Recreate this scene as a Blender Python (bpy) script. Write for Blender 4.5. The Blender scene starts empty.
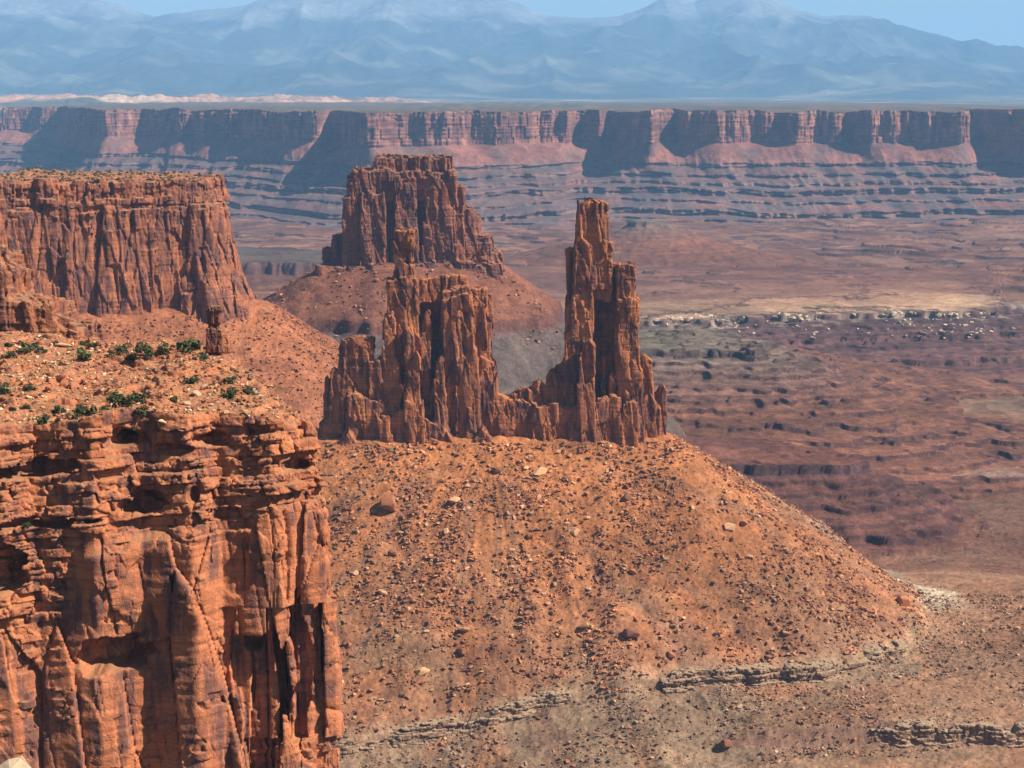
import bpy, bmesh, math, random
import numpy as np

# ------------------------------------------------------------------ camera, sky, sun, exposure
sc = bpy.context.scene
F_PX = 1911.0                       # focal length in pixels of a 1024 px wide frame
PITCH = math.radians(8.6)
cam_d = bpy.data.cameras.new("camera")
cam_d.sensor_width = 36.0
cam_d.lens = 36.0 * F_PX / 1024.0
cam_d.clip_start = 1.0
cam_d.clip_end = 150000.0
cam = bpy.data.objects.new("camera", cam_d)
sc.collection.objects.link(cam)
cam.location = (0, 0, 0)
cam.rotation_euler = (math.pi / 2 - PITCH, 0, 0)
sc.camera = cam

SUN_EL = math.radians(43.0)
SUN_AZ = math.radians(103.0)         # clockwise from +Y (straight ahead): sun on the right, a little behind
sun_dir = (math.sin(SUN_AZ) * math.cos(SUN_EL), math.cos(SUN_AZ) * math.cos(SUN_EL), math.sin(SUN_EL))
world = bpy.data.worlds.new("World")
sc.world = world
world.use_nodes = True
wn = world.node_tree.nodes
bgn = wn["Background"]
sky = wn.new("ShaderNodeTexSky")
sky.sky_type = 'NISHITA'
sky.sun_disc = False
sky.sun_elevation = SUN_EL
sky.sun_rotation = SUN_AZ
sky.altitude = 1800.0
sky.air_density = 1.0
sky.dust_density = 0.8
sky.ozone_density = 1.5
world.node_tree.links.new(sky.outputs[0], bgn.inputs[0])
bgn.inputs[1].default_value = 0.05
sun_l = bpy.data.lights.new("sun", 'SUN')
sun_l.energy = 5.0
sun_l.angle = math.radians(0.5)
sun_l.color = (1.0, 0.93, 0.80)
sun = bpy.data.objects.new("sun", sun_l)
sc.collection.objects.link(sun)
from mathutils import Vector
sun.rotation_euler = Vector(sun_dir).to_track_quat('Z', 'Y').to_euler()
sun.location = (300, -300, 500)
sc.view_settings.view_transform = 'Standard'
sc.view_settings.look = 'None'
sc.view_settings.exposure = 0.98
sc.view_settings.gamma = 1.0
sc.view_settings.use_curve_mapping = False
sc.cycles.max_bounces = 5
sc.cycles.diffuse_bounces = 2
sc.cycles.volume_bounces = 1
sc.cycles.use_denoising = True

Q = 1.0                              # voxel size factor of the rock meshes

# ------------------------------------------------------------------ helpers
f32 = np.float32
cp_, sp_ = math.cos(PITCH), math.sin(PITCH)


def at(px, py, Y):
    """world point at depth Y seen at a picture position (used to lay things out at their real distance)"""
    dx, dy = (px - 512) / F_PX, (384 - py) / F_PX
    s = Y / (dy * sp_ + cp_)
    return dx * s, Y, (dy * cp_ - sp_) * s


def X_at(px, Y):
    return (px - 512) / F_PX * Y


rng = np.random.default_rng(11)
_p = rng.permutation(256).astype(np.int32)
PERM = np.concatenate([_p, _p])
_g = rng.normal(size=(256, 3))
GR = (_g / np.linalg.norm(_g, axis=1)[:, None]).astype(f32)


def _perlin_chunk(x, y, z, seed):
    xf, yf, zf = np.floor(x), np.floor(y), np.floor(z)
    xi = xf.astype(np.int32) + seed * 37
    yi = yf.astype(np.int32) + seed * 17
    zi = zf.astype(np.int32) + seed * 5
    x = x - xf; y = y - yf; z = z - zf
    u = x * x * x * (x * (x * 6 - 15) + 10)
    v = y * y * y * (y * (y * 6 - 15) + 10)
    w = z * z * z * (z * (z * 6 - 15) + 10)
    out = 0
    for dx in (0, 1):
        a = PERM[(xi + dx) & 255]
        wx = u if dx else 1 - u
        for dy in (0, 1):
            b = PERM[a + ((yi + dy) & 255)]
            wxy = wx * (v if dy else 1 - v)
            for dz in (0, 1):
                g = GR[PERM[b + ((zi + dz) & 255)]]
                out = out + wxy * (w if dz else 1 - w) * (g[:, 0] * (x - dx) + g[:, 1] * (y - dy) + g[:, 2] * (z - dz))
    return out * 1.5


def noise(x, y, z, seed=0):
    x, y, z = np.broadcast_arrays(np.asarray(x, f32), np.asarray(y, f32), np.asarray(z, f32))
    shp = x.shape
    x, y, z = x.ravel(), y.ravel(), z.ravel()
    out = np.empty(x.shape, f32)
    for i in range(0, x.size, 200000):
        s = slice(i, i + 200000)
        out[s] = _perlin_chunk(x[s], y[s], z[s], seed)
    return out.reshape(shp)


def fbm(x, y, z, octv=4, seed=0, gain=0.5, ridge=False):
    a, f, tot = 1.0, 1.0, 0
    for o in range(octv):
        n = noise(np.asarray(x, f32) * f, np.asarray(y, f32) * f, np.asarray(z, f32) * f, seed + o * 7)
        if ridge:
            n = 1 - 2 * np.abs(n)
        tot = tot + a * n
        a *= gain
        f *= 2.03
    return tot


def _hash(a, b, c, seed):
    h = (a.astype(np.uint32) * np.uint32(73856093)) ^ (b.astype(np.uint32) * np.uint32(19349663)) ^ (c.astype(np.uint32) * np.uint32(83492791)) ^ np.uint32((seed * 2654435761) & 0xffffffff)
    h ^= h >> np.uint32(15); h *= np.uint32(2246822519)
    h ^= h >> np.uint32(13); h *= np.uint32(3266489917)
    h ^= h >> np.uint32(16)
    return h


def worley(x, y, layer, seed=0):
    """2-D cells in every layer of rock: (edge distance F2-F1, a random number per cell)"""
    shp = x.shape
    x, y, layer = x.ravel(), y.ravel(), layer.ravel().astype(np.int32)
    e = np.empty(x.shape, f32); rid = np.empty(x.shape, f32)
    for i in range(0, x.size, 200000):
        s = slice(i, i + 200000)
        xs, ys, ls = x[s], y[s], layer[s]
        cx, cy = np.floor(xs).astype(np.int32), np.floor(ys).astype(np.int32)
        f1 = np.full(xs.shape, 9.0, f32); f2 = f1.copy(); best = np.zeros(xs.shape, np.uint32)
        for dx in (-1, 0, 1):
            for dy in (-1, 0, 1):
                h = _hash(cx + dx, cy + dy, ls, seed)
                px = cx + dx + (h & np.uint32(0xffff)).astype(f32) / 65536
                py = cy + dy + (h >> np.uint32(16)).astype(f32) / 65536
                d = np.hypot(px - xs, py - ys)
                m = d < f1
                f2 = np.where(m, f1, np.minimum(f2, d))
                f1 = np.where(m, d, f1)
                best = np.where(m, h, best)
        e[s] = f2 - f1
        rid[s] = ((best * np.uint32(2654435761)) >> np.uint32(8)).astype(f32) / 16777216
    return e.reshape(shp), rid.reshape(shp)


def facets(u, v, A, B, seed, groove=0.0, gw=.03):
    """fractured rock face: straight-edged plates, each set back a little and tilted its own way"""
    shp = u.shape
    u, v = u.ravel(), v.ravel()
    out = np.empty(u.shape, f32)
    for i in range(0, u.size, 200000):
        s = slice(i, i + 200000)
        xs, ys = u[s], v[s]
        cx, cy = np.floor(xs).astype(np.int32), np.floor(ys).astype(np.int32)
        f1 = np.full(xs.shape, 9.0, f32); f2 = f1.copy(); best = np.zeros(xs.shape, np.uint32)
        bx = np.zeros(xs.shape, f32); by = bx.copy()
        zero = cx * 0
        for dx in (-1, 0, 1):
            for dy in (-1, 0, 1):
                h = _hash(cx + dx, cy + dy, zero + 11, seed)
                px = cx + dx + (h & np.uint32(0xffff)).astype(f32) / 65536 - xs
                py = cy + dy + (h >> np.uint32(16)).astype(f32) / 65536 - ys
                d = np.hypot(px, py)
                m = d < f1
                f2 = np.where(m, f1, np.minimum(f2, d))
                f1 = np.where(m, d, f1); best = np.where(m, h, best); bx = np.where(m, px, bx); by = np.where(m, py, by)
        k = best * np.uint32(2654435761)
        r1 = ((k >> np.uint32(8)) & np.uint32(1023)).astype(f32) / 1023
        r2 = ((k >> np.uint32(18)) & np.uint32(1023)).astype(f32) / 1023
        r3 = (best & np.uint32(1023)).astype(f32) / 1023
        out[s] = (r1 - .5) * A + (r2 - .5) * 2 * B * bx + (r3 - .5) * 2 * B * by - groove * np.exp(-(f2 - f1) / gw)
    return out.reshape(shp)


def rnd1(i, seed=0):
    i = np.asarray(i).astype(np.int32)
    return (_hash(i, i * 0 + 3, i * 0 + 7, seed) >> np.uint32(8)).astype(f32) / 16777216


def smooth(a, b, x):
    t = np.clip((x - a) / (b - a), 0, 1)
    return t * t * (3 - 2 * t)


def polysdf(x, y, poly):
    """signed distance to a closed outline (negative inside)"""
    x = np.asarray(x, f32); y = np.asarray(y, f32)
    d = np.full(np.broadcast(x, y).shape, 1e12, f32)
    ins = np.zeros(d.shape, bool)
    n = len(poly)
    for i in range(n):
        ax, ay = poly[i]; bx, by = poly[(i + 1) % n]
        ex, ey = bx - ax, by - ay
        wx, wy = x - ax, y - ay
        t = np.clip((wx * ex + wy * ey) / (ex * ex + ey * ey), 0, 1)
        d = np.minimum(d, (wx - t * ex) ** 2 + (wy - t * ey) ** 2)
        if ey != 0:
            c = ((ay <= y) & (by > y)) | ((by <= y) & (ay > y))
            ins ^= c & (x < ax + (y - ay) / ey * ex)
    return np.where(ins, -1, 1) * np.sqrt(d)


def new_mesh(name, verts, quads, smooth_shade=True, col=None):
    me = bpy.data.meshes.new(name)
    nv, nq = len(verts), len(quads)
    k = quads.shape[1]
    me.vertices.add(nv)
    me.vertices.foreach_set("co", np.ascontiguousarray(verts, f32).ravel())
    me.loops.add(nq * k)
    me.loops.foreach_set("vertex_index", np.ascontiguousarray(quads, np.int32).ravel())
    me.polygons.add(nq)
    me.polygons.foreach_set("loop_start", np.arange(0, nq * k, k, dtype=np.int32))
    me.polygons.foreach_set("use_smooth", np.full(nq, smooth_shade, bool))
    if col is not None:
        at_ = me.attributes.new("tint", 'FLOAT_COLOR', 'POINT')
        c4 = np.ones((nv, 4), f32); c4[:, :3] = col * (1.0 if 'escarp' not in name else .78)
        at_.data.foreach_set("color", c4.ravel())
    me.update(calc_edges=True)
    return me


def link(name, me, mat=None, parent=None):
    o = bpy.data.objects.new(name, me)
    sc.collection.objects.link(o)
    if mat is not None and me is not None and not me.materials:
        me.materials.append(mat)
    if parent is not None:
        o.parent = parent
    return o


def tag(o, label=None, cat=None, group=None, kind=None):
    if label: o["label"] = label
    if cat:
        o["category"] = cat
        o["kind"] = "thing"
    if group: o["group"] = group
    if kind: o["kind"] = kind
    return o


def grid_quads(nr, nc):
    i = np.arange(nr * nc).reshape(nr, nc)
    return np.stack([i[:-1, :-1], i[:-1, 1:], i[1:, 1:], i[1:, :-1]], -1).reshape(-1, 4)


# ------------------------------------------------------------------ volumetric rock builder (field -> surface nets)
def surface_nets(f, lo, vox):
    s = f < 0
    nx, ny, nz = f.shape
    c = np.zeros((nx - 1, ny - 1, nz - 1), np.uint8)
    for dx in (0, 1):
        for dy in (0, 1):
            for dz in (0, 1):
                c += s[dx:nx - 1 + dx, dy:ny - 1 + dy, dz:nz - 1 + dz]
    act = np.nonzero(((c > 0) & (c < 8)).ravel())[0]
    del c
    I, J, K = np.unravel_index(act, (nx - 1, ny - 1, nz - 1))
    idx = np.full((nx - 1) * (ny - 1) * (nz - 1), -1, np.int32)
    idx[act] = np.arange(act.size, dtype=np.int32)
    idx = idx.reshape(nx - 1, ny - 1, nz - 1)
    cor = [(a, b, d) for a in (0, 1) for b in (0, 1) for d in (0, 1)]
    val = [f[I + a, J + b, K + d] for a, b, d in cor]
    acc = np.zeros((act.size, 3), f32); cnt = np.zeros(act.size, f32)
    for i in range(8):
        for j in range(i + 1, 8):
            df = [cor[j][q] - cor[i][q] for q in range(3)]
            if sum(abs(q) for q in df) != 1:
                continue
            m = (val[i] < 0) != (val[j] < 0)
            t = np.where(m, val[i] / (val[i] - val[j] + 1e-12), 0)
            for q in range(3):
                acc[:, q] += np.where(m, cor[i][q] + t * df[q], 0)
            cnt += m
    v = acc / cnt[:, None]
    v[:, 0] += I; v[:, 1] += J; v[:, 2] += K
    v = v * np.asarray(vox, f32) + np.asarray(lo, f32)
    quads = []
    for ax in range(3):
        a = [slice(None)] * 3; b = [slice(None)] * 3
        a[ax] = slice(0, -1); b[ax] = slice(1, None)
        m = s[tuple(a)] != s[tuple(b)]
        o1, o2 = [q for q in range(3) if q != ax]
        sl = [slice(None)] * 3
        sl[o1] = slice(1, -1); sl[o2] = slice(1, -1)
        full = np.zeros_like(m); full[tuple(sl)] = m[tuple(sl)]
        P = list(np.nonzero(full))
        neg = s[P[0], P[1], P[2]]
        def cell(d1, d2):
            q = [p.copy() for p in P]
            q[o1] -= d1; q[o2] -= d2
            return idx[q[0], q[1], q[2]]
        qd = np.stack([cell(1, 1), cell(0, 1), cell(0, 0), cell(1, 0)], -1)
        flip = neg if ax != 1 else ~neg
        qd[~flip] = qd[~flip][:, ::-1]
        quads.append(qd)
    return v, np.concatenate(quads)


def keep_largest(v, q):
    lab = np.arange(len(v))
    e = np.concatenate([q[:, [0, 1]], q[:, [1, 2]], q[:, [2, 3]]])
    for _ in range(400):
        m = np.minimum(lab[e[:, 0]], lab[e[:, 1]])
        new = lab.copy()
        np.minimum.at(new, e[:, 0], m)
        np.minimum.at(new, e[:, 1], m)
        new = new[new]; new = new[new]
        if np.array_equal(new, lab):
            break
        lab = new
    roots, counts = np.unique(lab, return_counts=True)
    keep = lab == roots[np.argmax(counts)]
    remap = np.cumsum(keep) - 1
    return v[keep], remap[q[keep[q[:, 0]]]]


def build_rock(lo, hi, vox, base, disp, band):
    """base(x, y, z) on the open grid, disp(x, y, z) only near the surface"""
    vox = np.asarray(vox, f32) * Q
    ax = [np.arange(lo[i], hi[i], vox[i], dtype=f32) for i in range(3)]
    f = base(ax[0][:, None, None], ax[1][None, :, None], ax[2][None, None, :]).astype(f32)
    f = np.ascontiguousarray(f)
    ii = np.nonzero(np.abs(f).ravel() < band)[0]
    I, J, K = np.unravel_index(ii, f.shape)
    f.ravel()[ii] -= disp(ax[0][I], ax[1][J], ax[2][K])
    f[0] = f[-1] = 1; f[:, 0] = f[:, -1] = 1; f[:, :, 0] = f[:, :, -1] = 1
    v, q = surface_nets(f, lo, vox)
    return keep_largest(v, q)


def smin(a, b, k):
    h = np.clip(0.5 + 0.5 * (b - a) / k, 0, 1)
    return b * (1 - h) + a * h - k * h * (1 - h)


class Columns:
    """a rock mass put together from tapering upright blocks (field of a union)"""
    def __init__(self):
        self.c = []

    def add(self, x0, x1, ztop, zbot, yc, hd, taper=0.12, lean=0.0, r=1.5, ytap=None, pk=None):
        """x0..x1 the width at the foot of the visible part, taper: narrowing per side at the top as a share of the half width"""
        self.c.append((x0, x1, ztop, zbot, yc, hd, taper, lean, r, taper if ytap is None else ytap, (1.1 if taper > .18 else .25) if pk is None else pk))

    def field(self, x, y, z, grid=True):
        f = np.full((x.shape[0], y.shape[1], z.shape[2]), 50.0, f32)
        xs, ys, zs = x.ravel(), y.ravel(), z.ravel()
        for x0, x1, zt, zb, yc, hd, tp, ln, r, yt, pk in self.c:
            M = 12
            hw = (x1 - x0) / 2; xc = (x0 + x1) / 2
            ia, ib = np.searchsorted(xs, [min(x0, x0 + ln) - M, max(x1, x1 + ln) + M])
            ja, jb = np.searchsorted(ys, [yc - hd - M, yc + hd + M])
            ka, kb = np.searchsorted(zs, [zb - M, zt + M])
            if ia >= ib or ja >= jb or ka >= kb:
                continue
            X, Y, Z = xs[ia:ib, None, None], ys[None, ja:jb, None], zs[None, None, ka:kb]
            t = np.clip((Z - zb) / (zt - zb), 0, 1)
            qx = np.abs(X - xc - ln * t) - hw * (1 - tp * t) + r
            qy = np.abs(Y - yc) - hd * (1 - yt * t) + r
            qz = np.abs(Z - (zt + zb) / 2) - (zt - zb) / 2 + r
            d = np.sqrt(np.maximum(qx, 0) ** 2 + np.maximum(qy, 0) ** 2 + np.maximum(qz, 0) ** 2) + np.minimum(np.maximum(np.maximum(qx, qy), qz), 0) - r
            off = math.sin(xc * 7.3 + yc) * .5 * hw * (1 - tp)
            d = np.maximum(d, (Z - zt + pk * (np.abs(X - xc - ln - off) * (1 + .4 * math.sin(xc * 3.1)) + .6 * np.abs(Y - yc + .3 * hd))) * .7)
            sub = f[ia:ib, ja:jb, ka:kb]
            f[ia:ib, ja:jb, ka:kb] = smin(sub, d, 1.2)
        return f


def disp_wingate(s=1.0, blk=3.0, seed=0, strata=0.5, fine=0.17, big=0.0, bigs=22.0, cell=8.0, cell2=3.1):
    """upright jointed sandstone: tall flat-faced columns, open joints, a few ledges. s scales the feature size"""
    def d(x, y, z):
        wx = x + 2.6 * s * noise(x / (17 * s), y / (17 * s), z / (46 * s), seed + 1)
        wy = y + 2.6 * s * noise(x / (17 * s), y / (17 * s), z / (46 * s), seed + 2)
        tilt = .10 * z
        L = np.floor(z / (24 * s) + 1.1 * noise(x / (15 * s), y / (15 * s), 0.3, seed + 3))
        e, r = worley((wx + tilt) / (cell * s), wy / (cell * s), L, seed)
        out = (r - 0.5) * .8 * blk * s - 1.8 * s * np.exp(-e / 0.045)
        L2 = np.floor(z / (7.5 * s) + 0.9 * noise(x / (7 * s), y / (7 * s), 0.7, seed + 4))
        e2, r2 = worley((wx - .6 * tilt) / (cell2 * s), wy / (cell2 * s), L2, seed + 9)
        mk = smooth(.0, .4, noise(x / (13 * s), y / (13 * s), z / (18 * s), seed + 12))
        out += mk * ((r2 - 0.5) * .8 * s - 0.5 * s * np.exp(-e2 / 0.07))
        out += 0.3 * s * fbm(x / (10 * s), y / (10 * s), z / (50 * s), 3, seed + 5)
        hx = x + .6 * y
        out += facets(hx / (8.5 * s) + .006 * z, z / (48 * s) + .02 * hx, 3.0 * s, 1.6 * s, seed + 16, 1.3 * s, .022)
        out += facets(hx / (3.4 * s), z / (9.0 * s) + .03 * hx, .45 * s, .35 * s, seed + 17, .25 * s, .05)
        if big:
            e3, r3 = worley((wx * 1.0 - tilt) / bigs, wy / bigs, np.floor(z / 300.0 + .3), seed + 15)
            out += (r3 - .5) * big - 3.0 * np.exp(-e3 / .035)
        zz = z + 2.2 * s * noise(x / (20 * s), y / (20 * s), z / (20 * s), seed + 8)
        u = zz / (4.2 * s)
        step = rnd1(np.floor(u), seed) - .5
        lm = smooth(-.1, .35, noise(x / (16 * s), y / (16 * s), z / (9 * s), seed + 13))
        out += strata * s * (2.2 * step * lm + .8 * noise(x / (25 * s), y / (25 * s), zz / (1.5 * s), seed + 7))
        out += fine * s * fbm(x / (3.0 * s), y / (3.0 * s), z / (4.0 * s), 3, seed + 10)
        return np.clip(out, -6.2 * s - big * .6, 4.8 * s + big * .5)
    return d


# ------------------------------------------------------------------ materials
class NT:
    def __init__(self, name):
        self.m = bpy.data.materials.new(name)
        self.m.use_nodes = True
        self.t = self.m.node_tree
        self.b = self.t.nodes["Principled BSDF"]
        self.b.inputs["Roughness"].default_value = 0.95
        self.b.inputs["Specular IOR Level"].default_value = 0.15
        self.geo = self.t.nodes.new("ShaderNodeNewGeometry")

    def n(self, typ, **kw):
        nd = self.t.nodes.new(typ)
        for k, v in kw.items():
            if k.startswith("i_"):
                nd.inputs[k[2:].replace("_", " ")].default_value = v
            else:
                setattr(nd, k, v)
        return nd

    def l(self, a, b):
        self.t.links.new(a, b)

    def vec(self, sx, sy, sz, src=None):
        mp = self.n("ShaderNodeMapping")
        mp.inputs["Scale"].default_value = (sx, sy, sz)
        self.l(src or self.geo.outputs["Position"], mp.inputs["Vector"])
        return mp.outputs[0]

    def noise(self, vec, scale=1.0, detail=4.0, rough=0.55, dist=0.0):
        nd = self.n("ShaderNodeTexNoise")
        nd.inputs["Scale"].default_value = scale
        nd.inputs["Detail"].default_value = detail
        nd.inputs["Roughness"].default_value = rough
        nd.inputs["Distortion"].default_value = dist
        self.l(vec, nd.inputs["Vector"])
        return nd.outputs[0]

    def ramp(self, fac, stops):
        r = self.n("ShaderNodeValToRGB")
        el = r.color_ramp.elements
        while len(el) < len(stops):
            el.new(0.5)
        for e, (p, c) in zip(el, stops):
            e.position = p
            e.color = (c, c, c, 1) if not hasattr(c, '__len__') else (*c, 1)
        self.l(fac, r.inputs[0])
        return r.outputs[0]

    def mix(self, fac, a, b, mode='MIX'):
        m = self.n("ShaderNodeMix", data_type='RGBA', blend_type=mode)
        for sock, v in ((m.inputs[0], fac), (m.inputs[6], a), (m.inputs[7], b)):
            if hasattr(v, 'is_output'):
                self.l(v, sock)
            elif isinstance(v, (int, float)):
                sock.default_value = v
            else:
                sock.default_value = (*v, 1)
        return m.outputs[2]

    def bump(self, h, dist, strength=1.0, prev=None):
        b = self.n("ShaderNodeBump")
        b.inputs["Distance"].default_value = dist
        b.inputs["Strength"].default_value = strength
        self.l(h, b.inputs["Height"])
        if prev is not None:
            self.l(prev, b.inputs["Normal"])
        return b.outputs[0]

    def up(self):
        s = self.n("ShaderNodeSeparateXYZ")
        self.l(self.geo.outputs["True Normal"], s.inputs[0])
        return s.outputs[2]


def mat_rock(name, fresh, mid, dark, s=1.0, varnish=0.5, dust=None, bump=0.5, pale=None):
    """sandstone: fresh / weathered / varnished colours in patches, drips and thin beds; s = feature size in metres / 10"""
    t = NT(name)
    n1 = t.noise(t.vec(.09 / s, .09 / s, .035 / s), 1, 5, .6, .6)
    c = t.mix(t.ramp(n1, [(.36, 0), (.6, 1)]), mid, fresh)
    beds = t.noise(t.vec(.02 / s, .02 / s, .55 / s), 1, 4, .6)
    c = t.mix(t.ramp(beds, [(.35, .55), (.55, 0)]), c, tuple(.62 * q for q in mid))
    if pale is not None:
        beds2 = t.noise(t.vec(.015 / s, .015 / s, .3 / s), 1.7, 3, .5)
        c = t.mix(t.ramp(beds2, [(.58, 0), (.66, .7)]), c, pale)
    drip = t.noise(t.vec(.22 / s, .22 / s, .022 / s), 1, 5, .6, .3)
    patch = t.noise(t.vec(.05 / s, .05 / s, .05 / s), 1, 3, .5)
    va = t.mix(1.0, t.ramp(drip, [(.42, 0), (.56, 1)]), t.ramp(patch, [(.40, 0), (.52, 1)]), 'MULTIPLY')
    vm = t.mix(1.0, va, (varnish,) * 3, 'MULTIPLY')
    c = t.mix(vm, c, dark)
    fine = t.noise(t.vec(1.1 / s, 1.1 / s, 1.4 / s), 1, 5, .65)
    c = t.mix(1.0, c, t.ramp(fine, [(.25, .68), (.5, 1.0), (.75, 1.28)]), 'MULTIPLY')
    if dust is not None:
        c = t.mix(t.ramp(t.up(), [(.55, 0), (.8, .85)]), c, dust)
    t.l(c, t.b.inputs["Base Color"])
    hb = t.noise(t.vec(.8 / s, .8 / s, 1.3 / s), 1, 6, .62)
    nb = t.bump(hb, bump * s, .9)
    wp = t.n("ShaderNodeVectorMath", operation='ADD')
    wn4 = t.n("ShaderNodeTexNoise"); wn4.inputs["Scale"].default_value = .35 / s
    t.l(t.geo.outputs["Position"], wn4.inputs["Vector"])
    sc_ = t.n("ShaderNodeVectorMath", operation='SCALE'); sc_.inputs[3].default_value = 2.2 * s
    t.l(wn4.outputs["Color"], sc_.inputs[0]); t.l(t.geo.outputs["Position"], wp.inputs[0]); t.l(sc_.outputs[0], wp.inputs[1])
    vo = t.n("ShaderNodeTexVoronoi", feature='DISTANCE_TO_EDGE'); vo.inputs["Scale"].default_value = 1
    t.l(t.vec(.17 / s, .17 / s, .055 / s, wp.outputs[0]), vo.inputs["Vector"])
    cr = t.ramp(vo.outputs["Distance"], [(0, 0), (.035, 1)])
    t.l(t.bump(cr, .4 * s, .45, nb), t.b.inputs["Normal"])
    return t.m


def mat_ground(name, sp=1.0, bump=0.6):
    """soil and ledges: tint stored with the sheet, broken up by noise at several sizes"""
    t = NT(name)
    a = t.n("ShaderNodeAttribute", attribute_name="tint")
    big = t.noise(t.vec(.012 / sp, .012 / sp, .02 / sp), 1, 5, .6)
    c = t.mix(1.0, a.outputs["Color"], t.ramp(big, [(.3, .74), (.5, 1.0), (.7, 1.25)]), 'MULTIPLY')
    md2 = t.noise(t.vec(.06 / sp, .06 / sp, .09 / sp), 1, 6, .7)
    c = t.mix(1.0, c, t.ramp(md2, [(.3, .62), (.5, 1.0), (.7, 1.32)]), 'MULTIPLY')
    med = t.noise(t.vec(.25 / sp, .25 / sp, .25 / sp), 1, 5, .65)
    c = t.mix(1.0, c, t.ramp(med, [(.3, .72), (.5, 1.0), (.7, 1.3)]), 'MULTIPLY')
    vo = t.n("ShaderNodeTexVoronoi")
    vo.inputs["Scale"].default_value = 1
    t.l(t.vec(.55 / sp, .55 / sp, .55 / sp), vo.inputs["Vector"])
    c = t.mix(1.0, c, t.ramp(vo.outputs["Color"], [(.1, .85), (.9, 1.2)]), 'MULTIPLY')
    t.l(c, t.b.inputs["Base Color"])
    hb = t.noise(t.vec(.5 / sp, .5 / sp, .5 / sp), 1, 6, .68)
    t.l(t.bump(hb, bump * sp, 1.0), t.b.inputs["Normal"])
    return t.m


def mat_plain(name, c1, c2, s=1.0, rough=0.95):
    t = NT(name)
    n = t.noise(t.vec(1 / s, 1 / s, 1 / s), 1, 5, .6)
    oi = t.n("ShaderNodeObjectInfo")
    c = t.mix(t.ramp(n, [(.35, 0), (.65, 1)]), c1, c2)
    c = t.mix(1.0, c, t.ramp(oi.outputs["Random"], [(0, .72), (1, 1.25)]), 'MULTIPLY')
    t.l(c, t.b.inputs["Base Color"])
    t.l(t.bump(n, .25 * s, .8), t.b.inputs["Normal"])
    return t.m


M_spire = mat_rock("spire_rock", (.42, .15, .055), (.22, .072, .037), (.085, .038, .036), 1.0, .85, dust=(.34, .135, .062), bump=.5)
M_cliff = mat_rock("cliff_rock", (.50, .175, .078), (.36, .118, .055), (.11, .055, .052), .55, .8, dust=(.30, .135, .065), bump=.45)
M_mesa = mat_rock("mesa_rock", (.36, .125, .058), (.21, .074, .042), (.085, .042, .042), 1.0, .8, dust=(.27, .14, .075), bump=.5)
M_butte = mat_rock("butte_rock", (.28, .098, .052), (.17, .062, .04), (.085, .044, .044), 1.3, .75, dust=(.26, .125, .07), bump=.6)
M_ground = mat_ground("ground_soil")
M_far = mat_ground("far_rock", 8.0, .8)
M_mount = mat_ground("mountain_slopes", 60.0, .3)

# ------------------------------------------------------------------ terrain: benches, talus cones, valley floor
SAND = (.42, .255, .13); RED = (.18, .074, .038); PURP = (.10, .05, .042); ORANGE = (.29, .107, .038)
GREY = (.135, .105, .078); GREEN = (.25, .22, .125); CREAM = (.56, .46, .33); DARK = (.13, .06, .05); DK = (.085, .042, .038); MB = (.135, .055, .036)

FOOT_SPIRE = [(-168, 1486), (-100, 1476), (-10, 1480), (60, 1482), (124, 1492), (126, 1512), (-30, 1520), (-165, 1524)]
FOOT_MESA = [(-640, 1480), (-400, 1524), (-205, 1596), (-208, 1660), (-480, 1840), (-700, 1850)]
FOOT_BUTTE = [(-232, 2336), (-150, 2322), (-60, 2326), (-12, 2345), (-20, 2420), (-120, 2450), (-220, 2420)]
KM = 1.05
FOOT_MESA = [(x * KM, y * KM) for x, y in FOOT_MESA]
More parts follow.
